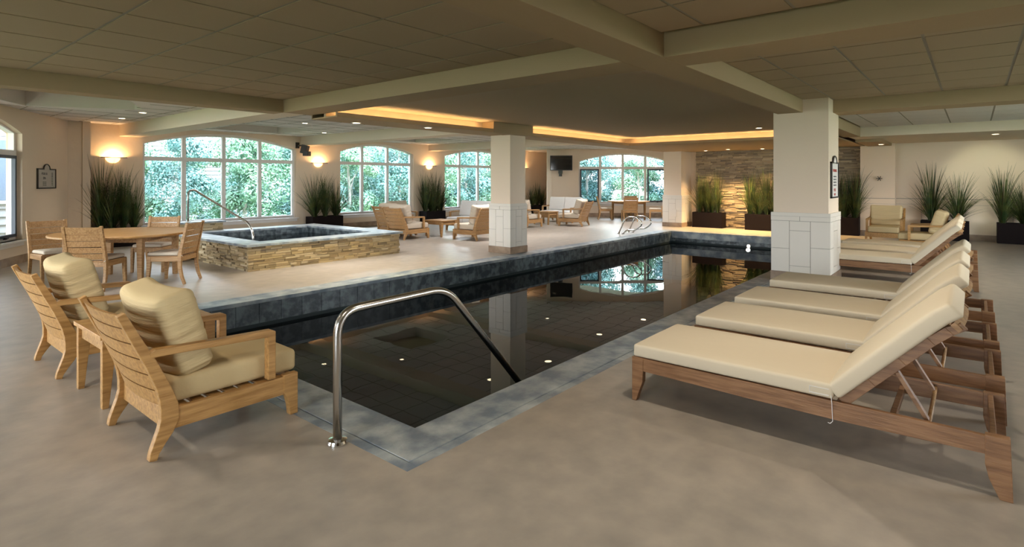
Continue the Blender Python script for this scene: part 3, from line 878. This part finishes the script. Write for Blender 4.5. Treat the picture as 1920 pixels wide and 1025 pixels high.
dc.location = (2.44, 9.73, 0); dc.rotation_euler = (0, 0, R(45))
copy_tree(dc, (3.33, 9.50, 0), R(133), 'teak dining chair at the right side of the table, beside the hot tub', gd)
copy_tree(dc, (3.55, 10.92, 0), R(225), 'teak dining chair on the far side of the table, facing us', gd)
copy_tree(dc, (2.24, 11.12, 0), R(-82), 'teak dining chair at the left side of the table, near the left wall', gd)
gf = 'chairs around the dining table at the far window'
tb2 = copy_tree(tb, (20.05, 10.55, 0), R(20), 'round teak dining table in front of the far window', gt); tb2.scale = (.86, .86, 1)
copy_tree(dc, (19.25, 10.10, 0), R(38), 'far teak dining chair with its back to us, left of the grab rails', gf)
copy_tree(dc, (20.36, 9.55, 0), R(115), 'far teak dining chair at the right side of the table, beside the end column', gf)
copy_tree(dc, (20.95, 10.95, 0), R(205), 'far teak dining chair beyond the table with its back to the far window', gf)
copy_tree(dc, (19.55, 11.30, 0), R(-55), 'far teak dining chair at the left side of the table, toward the television', gf)

# sun loungers: x from head (0) to foot (1.98), centred on y
def lounger(label, group):
    t = empty('sun_lounger'); tag(t, label, 'sun lounger', group)
    h = .375; L_ = 1.96; wd = 'teak_brown'
    for s_ in (-1, 1):
        y0, y1 = (h - .03, h) if s_ > 0 else (-h, -h + .03)
        m = MB(); m.prism([(.06, .205), (.06, .295), (.70, .300), (1.94, .305), (1.94, .215), (1.2, .200), (.7, .195)], y0, y1)
        m.build('side_rail', wd, t, bevel=.003)
        ya, yb = (y0 - .012, y1 + .006) if s_ > 0 else (y0 - .006, y1 + .012)
        m = MB(); m.prism([(-.02, .302), (.075, .302), (.075, .16), (.060, .09), (.020, .0), (-.03, .0), (-.025, .15)], ya, yb)
        m.build('leg', wd, t, bevel=.003)
        m = MB(); m.prism([(1.90, .306), (1.985, .306), (1.985, .0), (1.955, .0), (1.935, .06), (1.905, .14)], ya, yb)
        m.build('leg', wd, t, bevel=.003)
    for cr in ((1.95, 1.975, .215, .30), (.03, .055, .20, .295), (.45, .48, .215, .255), (.69, .73, .20, .28)):
        m = MB(); m.box(cr[0], cr[1], -h + .03, h - .03, cr[2], cr[3]); m.build('cross_rail', wd, t, bevel=.003)
    m = MB(); n = 11
    for k in range(n): x0 = .75 + 1.15 * k / n; m.box(x0, x0 + .075, -h + .03, h - .03, .285, .302)
    m.build('seat_slats', wd, t)
    # raised back: frame rails with slats and a curled top
    B = Vector((.70, 0, .300)); ang = math.atan2(.55, -.53)
    e = Vector((math.cos(ang), 0, math.sin(ang))); nn = Vector((math.sin(ang), 0, -math.cos(ang)))
    def Q(a_, y, up): return B + e * a_ + nn * up + Vector((0, y, 0))
    bf = empty('back_frame'); bf.parent = t
    for s_ in (-1, 1):
        m = MB()
        y0, y1 = (h - .075, h - .035) if s_ > 0 else (-h + .035, -h + .075)
        line = [(0, -.012, .05), (.2, -.012, .05), (.4, -.012, .05), (.58, -.012, .05), (.68, -.02, .05), (.745, -.040, .04)]
        for p, q_ in zip(line, line[1:]):
            pts = []
            for (a_, u_, w_) in (p, q_):
                pts += [Q(a_, y0, u_ - w_ / 2), Q(a_, y1, u_ - w_ / 2), Q(a_, y1, u_ + w_ / 2), Q(a_, y0, u_ + w_ / 2)]
            m.hexa(pts)
        m.build('back_rail', wd, t, bevel=.002)
    m = MB()
    for k in range(8):
        a0 = .05 + .078 * k
        m.hexa([Q(a0, -h + .05, -.005), Q(a0 + .06, -h + .05, -.005), Q(a0 + .06, h - .05, -.005), Q(a0, h - .05, -.005), Q(a0, -h + .05, .012), Q(a0 + .06, -h + .05, .012), Q(a0 + .06, h - .05, .012), Q(a0, h - .05, .012)])
    m.build('back_slats', wd, t)
    m = MB(); N = 10                                   # curved crest board
    for k in range(N):
        u0, u1 = -1 + 2 * k / N, -1 + 2 * (k + 1) / N
        c0, c1 = .030 * (1 - u0 * u0), .030 * (1 - u1 * u1); yy = h - .02
        pts = []
        for up in (-.045, .002):
            for (u_, c_) in ((u0, c0), (u1, c1)):
                pts += [Q(.708 + c_, u_ * yy, up), Q(.732 + c_, u_ * yy, up)]
        a_ = pts
        m.hexa([a_[0], a_[1], a_[3], a_[2], a_[4], a_[5], a_[7], a_[6]])
    bmesh.ops.remove_doubles(m.bm, verts=m.bm.verts, dist=1e-5)
    m.build('headboard', 'teak', t)
    bpy.data.objects.remove(bf)
    for s_ in (-1, 1):
        m = MB(); m.beamrod(Q(.33, s_ * (h - .10), -.035), (.30 if s_ > 0 else .30, s_ * (h - .10), .265), .02, .045, (0, 1, 0)); m.build('brace', wd, t, bevel=.002)
    m = MB(); m.tube([(.30, -h + .02, .272), (.30, h - .02, .272)], .011, 10); m.build('support_rod', 'teak', t, smooth=True)
    m = MB(); m.cushion(.625, h - .0, .042, .017, .016, nx=12, ny=8)
    sm = m.build('seat_mattress', 'linen', t, smooth=True, loc=(1.355, 0, .350))
    m = MB()
    for a_ in ((-.60, -.50, -.026, -.022), (-.60, -.50, .010, .013), (-.503, -.500, -.026, .013)): m.box(a_[0], a_[1], h - .01, h + .0025, a_[2], a_[3])
    m.build('hem_stitching', 'white_fabric', sm)
    m = MB(); m.tube([(-.612, h + .002, -.02), (-.618, h + .012, -.06), (-.622, h + .012, -.16), (-.610, h + .012, -.175), (-.598, h + .014, -.172)], .0022, 6)
    m.build('cushion_tie', 'white_fabric', sm)
    m = MB()
    def bend(p):
        q_ = p.copy(); a_ = p.x
        if a_ > .26: q_.z -= (a_ - .26) ** 2 * 1.0
        return q_
    m.cushion(.392, h - .0, .044, .020, .018, fn=bend, nx=12, ny=8)
    bm_ = m.build('back_mattress', 'linen', t, smooth=True)
    X_, Z_ = e, nn
    Y_ = Z_.cross(X_)
    o_ = B + e * .398 + nn * .057
    bm_.matrix_local = Matrix(((X_.x, Y_.x, Z_.x, o_.x), (X_.y, Y_.y, Z_.y, o_.y), (X_.z, Y_.z, Z_.z, o_.z), (0, 0, 0, 1)))
    return t
GL = 'row of sun loungers in the foreground'
lo = lounger('sun lounger with beige mattress, nearest the camera', GL)
lo.location = (3.985, -.115, 0); lo.rotation_euler = (0, 0, R(90))
for x_, lb in ((5.09, 'sun lounger second from the camera in the near row'), (6.10, 'sun lounger third from the camera in the near row'), (7.35, 'sun lounger farthest back in the near row, beside the wide column')):
    copy_tree(lo, (x_, -.13, 0), R(90), lb, GL)
GF = 'row of sun loungers behind the wide column'
for x_, lb in ((10.48, 'sun lounger just behind the wide column, front of the far row'), (11.55, 'sun lounger in the middle of the far row behind the wide column'), (12.65, 'sun lounger at the back of the far row, nearest the end wall')):
    copy_tree(lo, (x_, -.02, 0), R(90), lb, GF)

# ------------------------------------------------------------------ planters
def grass(seed, spread, height, n=210, brown=.12):
    rnd = random.Random(seed); m = MB()
    for i in range(n):
        a_ = rnd.uniform(0, 2 * math.pi); r0 = rnd.uniform(0, .06)
        x, y = r0 * math.cos(a_), r0 * math.sin(a_) * .8
        hgt = height * (rnd.uniform(.28, .75) if rnd.random() < .68 else rnd.uniform(.75, 1.12))
        lean = (rnd.uniform(.05, .34) if hgt > height * .75 else rnd.uniform(.08, .50)) * spread; da = a_ + rnd.uniform(-.6, .6); w = rnd.uniform(.006, .012)
        droop = rnd.uniform(.0, .55) if rnd.random() < .5 else rnd.uniform(0, .12)
        side = Vector((-math.sin(da + .8), math.cos(da + .8), 0)); prev = None; N = 6
        for k in range(N + 1):
            t = k / N; d = lean * (t ** 1.6) + droop * lean * t ** 4
            p = Vector((x + d * math.cos(da), min(y + d * math.sin(da) * .75, .13 + .03 * math.sin(i)), hgt * (t - .16 * droop * t ** 4)))
            ww = w * (1 - t) ** .55 + .0008
            cur = (m.bm.verts.new(p - side * ww), m.bm.verts.new(p + side * ww))
            if prev: m.bm.faces.new([prev[0], prev[1], cur[1], cur[0]])
            prev = cur
    me = bpy.data.meshes.new('grass'); m.bm.to_mesh(me); m.bm.free(); me.materials.append(MAT['blade']); me.materials.append(MAT['blade_brown'])
    per = 6
    for i, p in enumerate(me.polygons):
        if (i // per) % 8 == 0: p.material_index = 1
    return me
GR = [grass(1, 1.0, 1.45), grass(2, 1.2, 1.30), grass(3, .85, 1.42), grass(4, 1.35, 1.2)]
def planter(loc, w, d, hgt, label, rz=0, seed=0, clumps=3, gs=1, name='grass_planter', gap=.78, group='black box planters with tall grass', xs=1):
    t = empty(name, loc, rz); tag(t, label, 'planter', group); rnd = random.Random(seed)
    m = MB(); th = .025
    m.box(-w / 2, w / 2, -d / 2, -d / 2 + th, 0, hgt); m.box(-w / 2, w / 2, d / 2 - th, d / 2, 0, hgt)
    m.box(-w / 2, -w / 2 + th, -d / 2 + th, d / 2 - th, 0, hgt); m.box(w / 2 - th, w / 2, -d / 2 + th, d / 2 - th, 0, hgt); m.box(-w / 2 + th, w / 2 - th, -d / 2 + th, d / 2 - th, 0, .03)
    m.build('planter_box', 'planter', t, bevel=.004)
    m = MB(); m.box(-w / 2 + th, w / 2 - th, -d / 2 + th, d / 2 - th, .03, hgt - .06); m.build('soil', 'soil', t)
    for k in range(clumps):
        o = bpy.data.objects.new('grass_clump', GR[(seed + k) % 4]); COL.objects.link(o); o.parent = t
        o.location = ((k - (clumps - 1) / 2) * w * gap / max(clumps - 1, 1), rnd.uniform(-.05, .0), hgt - .06)
        s = gs * rnd.uniform(.92, 1.05); o.scale = (s * xs * (-1) ** ((k + seed) // 2), s, s)
    return t
planter((4.28, 15.55, 0), 1.0, .40, .42, 'long planter of tall grass behind the left dining table', seed=0, clumps=4, gs=1.1, gap=.66, xs=.75)
planter((9.72, 15.52, 0), 1.05, .40, .45, 'planter of tall grass between the two large left windows', seed=1, clumps=3, gap=.72)
planter((14.20, 15.52, 0), .95, .40, .42, 'planter of tall grass under the wall lamp left of the slim column', seed=2, clumps=4)
planter((20.45, 15.40, 0), .95, .40, .42, 'planter of grass in the corner left of the television', seed=3, gs=.75)
planter((18.45, 6.77, 0), .98, .40, .50, 'planter of tall grass at the left end of the stone wall', R(-90), 1, 4, .97, gap=.60, xs=.72)
planter((18.45, 5.08, 0), .98, .40, .50, 'planter of tall grass at the middle of the stone wall', R(-90), 2, 4, .97)
planter((18.40, 2.98, 0), .98, .40, .50, 'planter of tall grass seen just right of the wide column', R(-90), 3, 4, .97)
planter((18.48, .60, 0), 1.0, .40, .50, 'planter of spreading grass behind the raised backs of the far loungers', R(-90), 0, 2, 1.0, gap=.55)
planter((18.48, -.93, 0), 1.0, .40, .50, 'planter of tall grass at the right edge of the photo', R(-90), 2, 3, .98)

# ------------------------------------------------------------------ wall lamps, ceiling lamps
def sconce(x_, label):
    t = empty('wall_sconce', (x_, 15.86, 2.09)); tag(t, label, 'wall lamp', 'half-bowl wall lamps between the windows')
    m = MB(); m.lathe([(.0, -.125), (.06, -.12), (.11, -.09), (.145, -.04), (.150, 0)], (0, 0, 0), 20, math.pi, 2 * math.pi)
    for v in m.bm.verts: v.co.y *= .75
    m.build('bowl', 'glow_bowl', t, smooth=True)
    m = MB(); m.box(-.26, .26, -.140, -.118, -.004, .012); m.box(-.24, -.225, -.135, 0, -.002, .010); m.box(.225, .24, -.135, 0, -.002, .010)
    m.build('metal_rim', 'bracket', t)
    lamp('bulb', 'POINT', (0, -.085, -.025), 40, WARM, t, shadow_soft_size=.03)
sconce(4.27, 'glowing wall lamp above the left grass planter')
sconce(9.69, 'glowing wall lamp between the two large left windows')
sconce(14.32, 'glowing wall lamp above the planter left of the slim column')
sconce(20.0, 'glowing wall lamp hidden behind the slim column')
def downlight(x_, y_, z_, label, power, color=WHITE, size=85, group='recessed ceiling lights', blend=.6, r=.075, soft=.07, aim=None):
    t = empty('ceiling_light', (x_, y_, z_)); tag(t, label, 'ceiling light', group)
    m = MB(); m.lathe([(r * .8, 0.002), (r * .8, -.006), (r, -.006), (r * 1.15, 0.0)], n=24); m.build('trim_ring', 'lamp_trim', t)
    m = MB(); m.lathe([(0, -.003), (r * .8, -.003)], n=24); m.build('lens', 'glow_lens', t)
    rot = (Vector((x_, y_, z_)) - Vector(aim)).to_track_quat('Z', 'Y').to_euler() if aim else (0, 0, 0)
    lamp('beam', 'SPOT', (0, 0, -.03), power, color, t, rot=rot, spot_size=R(size), spot_blend=blend, shadow_soft_size=soft)
downlight(3.89, 12.6, TW, 'left ceiling light above the dining table, nearer one', 70)
downlight(3.96, 14.1, TW, 'left ceiling light above the dining table, nearer the wall lamp', 60)
downlight(7.0, 12.0, TW, 'ceiling light above the hot tub', 60)
downlight(9.75 - 1.0, 14.0, TW, 'ceiling light near the top of the second window bay', 30)
downlight(10.4, 12.66, TW, 'ceiling light above the armchairs left of the slim column', 40)
downlight(17.0, 12.3, TW, 'ceiling light above the loveseat below the television', 40)
downlight(6.95, 7.72, 2.515, 'ceiling light in the soffit left of the slim column', 60)
downlight(5.6, 8.0, 2.515, 'ceiling light in the soffit opposite the hot tub, nearest the camera', 260, (1, .80, .42), 110)
downlight(13.3, 3.75, 2.73, 'ceiling light in the pool ceiling left of the wide column', 25)
downlight(16.3, -.36, 2.57, 'ceiling light in front of the right planters', 110, (.97, 1, .70), 50, aim=(18.74, -.25, 1.55))
downlight(17.75, 5.92, 2.515, 'ceiling light washing the stone wall between two planters', 1100, (1, .66, .30), 92)
downlight(17.75, 3.95, 2.515, 'ceiling light washing the stone wall behind the wide column', 750, (1, .66, .30), 92)
downlight(17.6, 1.9, 2.50, 'ceiling light above the armchair against the end wall', 25, (1, .9, .6), 80)
downlight(18.1, 6.75, 2.515, 'ceiling light washing the stone wall behind its left planter', 260, (1, .66, .30), 80)
downlight(18.1, 5.0, 2.515, 'ceiling light washing the stone wall behind its middle planter', 260, (1, .66, .30), 80)
# fill lamps added over the near floor, out of the camera's view
NEARG = 'fill lamps added over the near floor'
for x_, y_, p_, lb in ((3.35, 1.15, 120, 'added fill lamp over the near sun lounger, above the picture'), (2.4, -1.2, 40, 'added fill lamp over the floor behind the near sun lounger, above the picture'),
                       (1.15, 1.7, 65, 'added fill lamp over the near corner of the pool, above the picture'), (.3, 4.6, 95, 'added fill lamp over the near armchair, above the picture')):
    downlight(x_, y_, TN, lb, p_, WHITE, 120, NEARG, .8)
# fill lamps added to brighten the loungers, tucked behind beams that hide them
downlight(5.45, .5, TN, 'added fill lamp over the second and third sun loungers, behind the cross beam', 90, WHITE, 115)
downlight(11.2, .6, TN, 'added fill lamp over the far lounger row, behind the cross beam', 110, WHITE, 120)
DAY_FILL = (.96, .96, 1)  # cool tint of unseen fill lamps added to brighten the window-side floor
for x_, y_, p_, lb in ((2.3, 9.3, 191, 'added fill lamp over the dining table, behind the long left beam'), (6.0, 9.1, 401, 'added fill lamp in front of the hot tub, behind the soffit'), (7.2, 10.8, 401, 'added fill lamp at the right end of the hot tub, behind the soffit'),
                       (10.8, 9.6, 489, 'added fill lamp behind the slim column, above the armchair with its back to us'), (12.9, 9.3, 489, 'added fill lamp over the open deck right of the slim column'), (16.2, 9.6, 525, 'added fill lamp over the deck left of the grab rails'),
                       (19.0, 9.4, 525, 'added fill lamp over the deck in front of the far dining table')):
    downlight(x_, y_, TW, lb, p_, DAY_FILL, 140, 'fill lamps added along the window side', .8, .12, .22)

# ------------------------------------------------------------------ signs, television, camera
def sign(M, s0, s1, z0, z1, label, left=True):
    t = empty('wall_sign'); t.location = M(s0, 0, z0); tag(t, label, 'sign', 'framed notices')
    off = -M(s0, 0, z0); L = lambda a_, o_, z: M(a_, o_, z) + off
    w, h = s1 - s0, z1 - z0; cx = (s0 + s1) / 2
    m = MB(); m.box(s0 + .01, s1 - .01, -.018, -.004, z0 + .01, z1 - .01, L)
    pts = [(cx + .13 * math.cos(a_), z1 - .02 + .10 * math.sin(a_)) for a_ in [math.pi * k / 12 for k in range(13)]]
    v0 = [m.bm.verts.new(L(p[0], -.018, p[1])) for p in pts]; v1 = [m.bm.verts.new(L(p[0], -.004, p[1])) for p in pts]
    m.bm.faces.new(v0); m.bm.faces.new(v1[::-1])
    for k in range(13): m.bm.faces.new([v0[k], v1[k], v1[(k + 1) % 13], v0[(k + 1) % 13]])
    m.build('board', 'sign_board' if left else 'sign_white', t)
    m = MB(); b_ = .022
    m.box(s0, s1, -.03, 0, z0, z0 + b_, L); m.box(s0, s0 + b_, -.03, 0, z0, z1, L); m.box(s1 - b_, s1, -.03, 0, z0, z1, L)
    m.box(s0, cx - .13, -.03, 0, z1 - b_, z1, L); m.box(cx + .13, s1, -.03, 0, z1 - b_, z1, L)
    m.tube([L(cx + .14 * math.cos(a_), -.02, z1 - .02 + .11 * math.sin(a_)) for a_ in [math.pi * k / 12 for k in range(13)]], .011, 6)
    m.build('frame', 'bracket', t)
    X_ = M.d; Z_ = Vector((0, 0, 1)); N_ = -M.n
    if X_.cross(Z_).dot(N_) < 0: X_ = -X_
    def T(a_, z): 
        o_ = L(a_, -.0195, z)
        return Matrix(((X_.x, 0, N_.x, o_.x), (X_.y, 0, N_.y, o_.y), (0, 1, 0, o_.z), (0, 0, 0, 1)))
    fl = (M.d - X_).length > .1
    def at(u): return s1 - u * w if fl else s0 + u * w
    if left:
        text('POOL &', h * .17, T(at(.37), z0 + h * .74), 'ink', t); text('SPA', h * .17, T(at(.37), z0 + h * .52), 'ink', t)
        for k in range(4): text('no diving  no running', h * .045, T(at(.37), z0 + h * (.34 - .06 * k)), 'ink_green', t, 'small_print')
        for k in range(8): text('rules', h * .07, T(at(.80), z0 + h * (.78 - .085 * k)), 'ink' if k < 3 else 'ink_green', t, 'small_print')
    else:
        text('WARNING', h * .12, T(at(.5), z0 + h * .76), 'ink_red', t)
        for k in range(4): text('no lifeguard on duty', h * .05, T(at(.5), z0 + h * (.60 - .08 * k)), 'ink', t, 'small_print')
        text('POOL', h * .12, T(at(.5), z0 + h * .22), 'ink_red', t); text('RULES', h * .09, T(at(.5), z0 + h * .10), 'ink_red', t)
sign(ML, 1.22, 2.04, 1.38, 1.79, 'square framed notice on the left wall beside the arched window')
MC = WallFrame((9.42, 1.67), (1, 0), (0, 1))
sign(MC, .10, .64, 1.28, 1.83, 'tall framed notice with red lettering on the side of the wide column', False)

tv = empty('television', MF(-1.42, -.06, 2.2)); tag(tv, 'black flat television on a swing bracket on the far wall', 'television')
T_ = Matrix.Rotation(R(122), 4, 'Z')
m = MB(); m.box(-.46, .46, -.03, .03, -.27, .35, Matrix.Translation((-.40, -.33, .03)) @ T_); m.build('housing', 'black', tv, bevel=.006)
m = MB(); m.box(-.43, .43, .030, .033, -.24, .32, Matrix.Translation((-.40, -.33, .03)) @ T_); m.build('screen', 'screen', tv)
m = MB(); m.box(-.43, .43, -.033, -.030, -.24, .32, Matrix.Translation((-.40, -.33, .03)) @ T_); m.build('screen_back', 'black', tv)
m = MB(); m.beamrod((-.02, -.02, -.35), (-.24, -.19, -.35), .05, .05); m.box(-.34, -.20, -.26, -.14, -.37, .1); m.box(-.07, -.01, -.10, .02, -.48, -.20)
m.build('bracket', 'bracket', tv)
cam_ = empty('speaker', (8.99, 15.86, 2.60)); cam_['note'] = ''
del cam_['note']
tag(cam_, 'small dark spotlight speaker on an arm above the wall lamp between left windows', 'speaker')
m = MB(); m.box(-.05, .05, -.05, 0, -.08, .10); m.build('wall_plate', 'bracket', cam_)
m = MB(); m.tube([(0, -.03, .0), (.02, -.20, .0), (.05, -.30, -.02)], .022, 10); m.build('arm', 'bracket', cam_)
m = MB(); m.box(-.10, .10, -.09, .09, -.14, .12, Matrix.Translation((.06, -.34, -.11)) @ Matrix.Rotation(R(35), 4, 'Z') @ Matrix.Rotation(R(14), 4, 'X')); m.build('housing', 'bracket', cam_, bevel=.012)
m = MB(); m.box(-.105, .105, -.12, .05, -.10, .04, Matrix.Translation((.05, -.40, -.22)) @ Matrix.Rotation(R(35), 4, 'Z')); m.build('grille', 'black', cam_, bevel=.012)
sp = empty('sprinkler_head', (18.492, 2.03, 1.60)); tag(sp, 'small brass star-shaped fitting high on the end wall', 'wall fitting')
m = MB(); m.tube([(0, 0, 0), (-.06, 0, 0)], .02, 8); m.build('stem', 'bracket', sp)
m = MB()
for k in range(6):
    a_ = R(60 * k); m.beamrod((-.06, 0, 0), (-.075, .07 * math.cos(a_), .07 * math.sin(a_)), .018, .012, (1, .1, 0))
m.build('rosette', 'bracket', sp)

# ------------------------------------------------------------------ outdoors
def crown(seed, n, size, hgt, lw, base=.2):
    rnd = random.Random(seed); m = MB(); blobs = []
    for k in range(40):
        t = rnd.random(); r = size * (1.0 - .55 * t) * math.sqrt(rnd.random()); a_ = rnd.uniform(0, 6.283)
        blobs.append((Vector((r * math.cos(a_), r * math.sin(a_), base + t * (hgt - base - .3))), rnd.uniform(.35, .75) * size * .55))
    for i in range(n):
        c_, r = blobs[i % len(blobs)]
        v = Vector((rnd.gauss(0, 1), rnd.gauss(0, 1), rnd.gauss(0, 1))).normalized() * r * rnd.uniform(.55, 1)
        p = c_ + v
        if p.z < .05: p.z = rnd.uniform(.05, .4)
        nrm = (v.normalized() + Vector((rnd.uniform(-.8, .8), rnd.uniform(-.8, .8), rnd.uniform(-.2, 1.0)))).normalized()
        u = nrm.orthogonal().normalized(); u.rotate(Matrix.Rotation(rnd.uniform(0, 6.28), 3, nrm)); w = nrm.cross(u)
        s = lw * rnd.uniform(.6, 1.3)
        m.poly([p - u * s, p - w * s * .45, p + u * s, p + w * s * .45])
    return m
CR = []
for sd, mt in ((1, 'leaf'), (2, 'leaf_blue'), (3, 'leaf'), (4, 'leaf_blue')):
    m = crown(sd, 16000, 1.75, 4.2 if sd % 2 else 4.8, .066)
    me = bpy.data.meshes.new('foliage'); m.bm.to_mesh(me); m.bm.free(); me.materials.append(MAT[mt]); CR.append(me)
m = MB()
rnd = random.Random(8)
m.tube([(0, 0, 0), (.05, .02, 1.2), (-.03, .05, 2.6), (.05, 0, 4.2)], [.09, .07, .05, .02], 8)
for k in range(9):
    z = .9 + .33 * k; a_ = rnd.uniform(0, 6.28); l_ = rnd.uniform(.5, 1.0)
    m.tube([(0, 0, z), (l_ * .5 * math.cos(a_), l_ * .5 * math.sin(a_), z + .3), (l_ * math.cos(a_), l_ * math.sin(a_), z + .8)], [.035, .022, .008], 6)
TR = bpy.data.meshes.new('trunk'); m.bm.to_mesh(TR); m.bm.free(); TR.materials.append(MAT['bark'])
NT = [0]
def tree(x_, y_, k, sc, label, where):
    t = empty('garden_tree', (x_, y_, -.35)); tag(t, label, 'tree', where)
    o = bpy.data.objects.new('foliage', CR[k % 4]); COL.objects.link(o); o.parent = t; o.scale = (sc, sc, sc); o.rotation_euler = (0, 0, NT[0] * 1.3)
    o = bpy.data.objects.new('trunk', TR); COL.objects.link(o); o.parent = t; o.scale = (sc, sc, sc)
    NT[0] += 1
WHW = 'garden trees outside the row of arched windows'
T1 = 'outside the first arched window'; T2 = 'outside the second arched window'; T3 = 'outside the arched window behind the slim column'; T4 = 'outside the far arched window'
for x_, y_, k, sc, lb in (
    (5.3, 20.6, 0, .95, 'pale slender tree filling the leftmost pane ' + T1), (7.3, 20.0, 1, .72, 'blue-green bushy tree in the second pane ' + T1), (9.6, 20.6, 2, .95, 'bright green tree in the third pane ' + T1),
    (12.0, 20.3, 3, .85, 'dark blue-green tree in the right pane ' + T1), (14.2, 20.8, 0, .95, 'leafy green tree in the left pane ' + T2), (16.6, 20.4, 1, .9, 'dense blue-green tree in the middle pane ' + T2),
    (19.0, 20.6, 2, .9, 'bright green tree in the right pane ' + T2), (21.4, 20.8, 3, .95, 'blue-green tree in the left pane ' + T3), (24.0, 20.6, 0, .95, 'green tree in the middle pane ' + T3),
    (26.8, 21.0, 1, .95, 'blue-green tree in the right pane ' + T3), (29.8, 21.6, 2, 1.0, 'green tree beyond the corner between the far window and the row of windows')):
    tree(x_, y_, k, sc, lb, WHW)
for x_, y_, k, sc in ((6.2, 23.4, 3, 1.05), (8.8, 24.0, 0, .84), (11.4, 24.5, 1, .74), (13.8, 24.2, 2, 1.05), (16.2, 23.6, 3, 1.1), (18.6, 24.2, 0, 1.0), (21.2, 23.8, 1, 1.1), (24.0, 24.2, 2, 1.1), (27.0, 24.4, 3, 1.15), (30.4, 25.2, 0, 1.2), (34.2, 24.5, 1, 1.2)):
    tree(x_, y_, k, sc, 'taller leafy tree of the back row beyond the arched windows', 'back row of trees beyond the arched windows')
for x_, y_, k, sc, lb in ((25.6, 15.9, 1, .95, 'dark tree behind the left casement ' + T4), (27.0, 13.6, 0, .85, 'bright leafy tree in the left middle pane ' + T4), (28.2, 11.4, 2, .85, 'sunlit leafy tree in the right middle pane ' + T4), (29.4, 9.2, 3, .9, 'blue-green tree behind the right casement ' + T4)):
    tree(x_, y_, k, sc, lb, 'garden trees outside the far window')
for x_, y_, k, sc in ((29.8, 17.6, 3, 1.15), (31.0, 15.0, 1, 1.1), (32.4, 12.2, 0, 1.1), (33.4, 9.4, 1, 1.15)):
    tree(x_, y_, k, sc, 'taller leafy tree of the back row beyond the far window', 'back row of trees beyond the far window')
c = MB(); c.box(-40, 80, 16.12, 90, -.6, -.35); c.box(24.2, 80, -40, 16.12, -.6, -.35); c.box(-40, -4.5, -40, 16.12, -.6, -.35); c.box(-4.5, 24.2, -40, -5.5, -.6, -.35)
struct(c.build('lawn', 'lawn'))
def house(x0, x1, y0, y1, h0, h1, label, wins, face='y'):
    t = empty('house', (x0, y0, -.35)); tag(t, label, 'building', 'buildings beyond the garden')
    w, d = x1 - x0, y1 - y0
    m = MB(); z = 0
    while z < h1:                                   # lapped boards
        m.hexa([Vector(v) for v in ((0, 0, z), (w, 0, z), (w, d, z), (0, d, z), (.0, .05, z + .2), (w, .05, z + .2), (w, d, z + .2), (.0, d, z + .2))]); z += .2
    m.build('siding_wall', 'siding', t)
    m = MB(); m.prism([(-.5, h1), (d / 2, h1 + d * .32), (d + .5, h1), (d / 2, h1 + d * .32 - .25)], -.5, w + .5, 'x'); m.build('roof', 'roof_shingle', t)
    for (a_, b2, wa, wb) in wins:
        m = MB(); m.box(a_ - .08, b2 + .08, -.04, .06, wa - .08, wb + .08); f_ = m.build('house_window', 'window_paint', t)
        m = MB(); m.box(a_, b2, -.05, -.02, wa, wb); m.build('pane', 'facade_glass', f_)
house(9.5, 17.5, 31, 38, 0, 7.0, 'pale clapboard house glimpsed through the first arched window', ((5.5, 6.6, 3.6, 5.0), (1.5, 2.6, 4.6, 5.8), (3.6, 4.6, 4.6, 5.8)))
house(24, 36, 33, 41, 0, 6.5, 'pale clapboard house glimpsed through the third arched window', ((2, 3.2, 1.2, 2.6), (5, 6.2, 1.2, 2.6), (8, 9.2, 3.6, 5.0), (3.4, 4.6, 3.8, 5)))
house(-3.5, 3.7, 18.6, 25, 0, 6.5, 'pale clapboard building outside the left wall window', ((5.3, 6.3, 1.4, 2.9), (2.0, 3.0, 1.4, 2.9)))
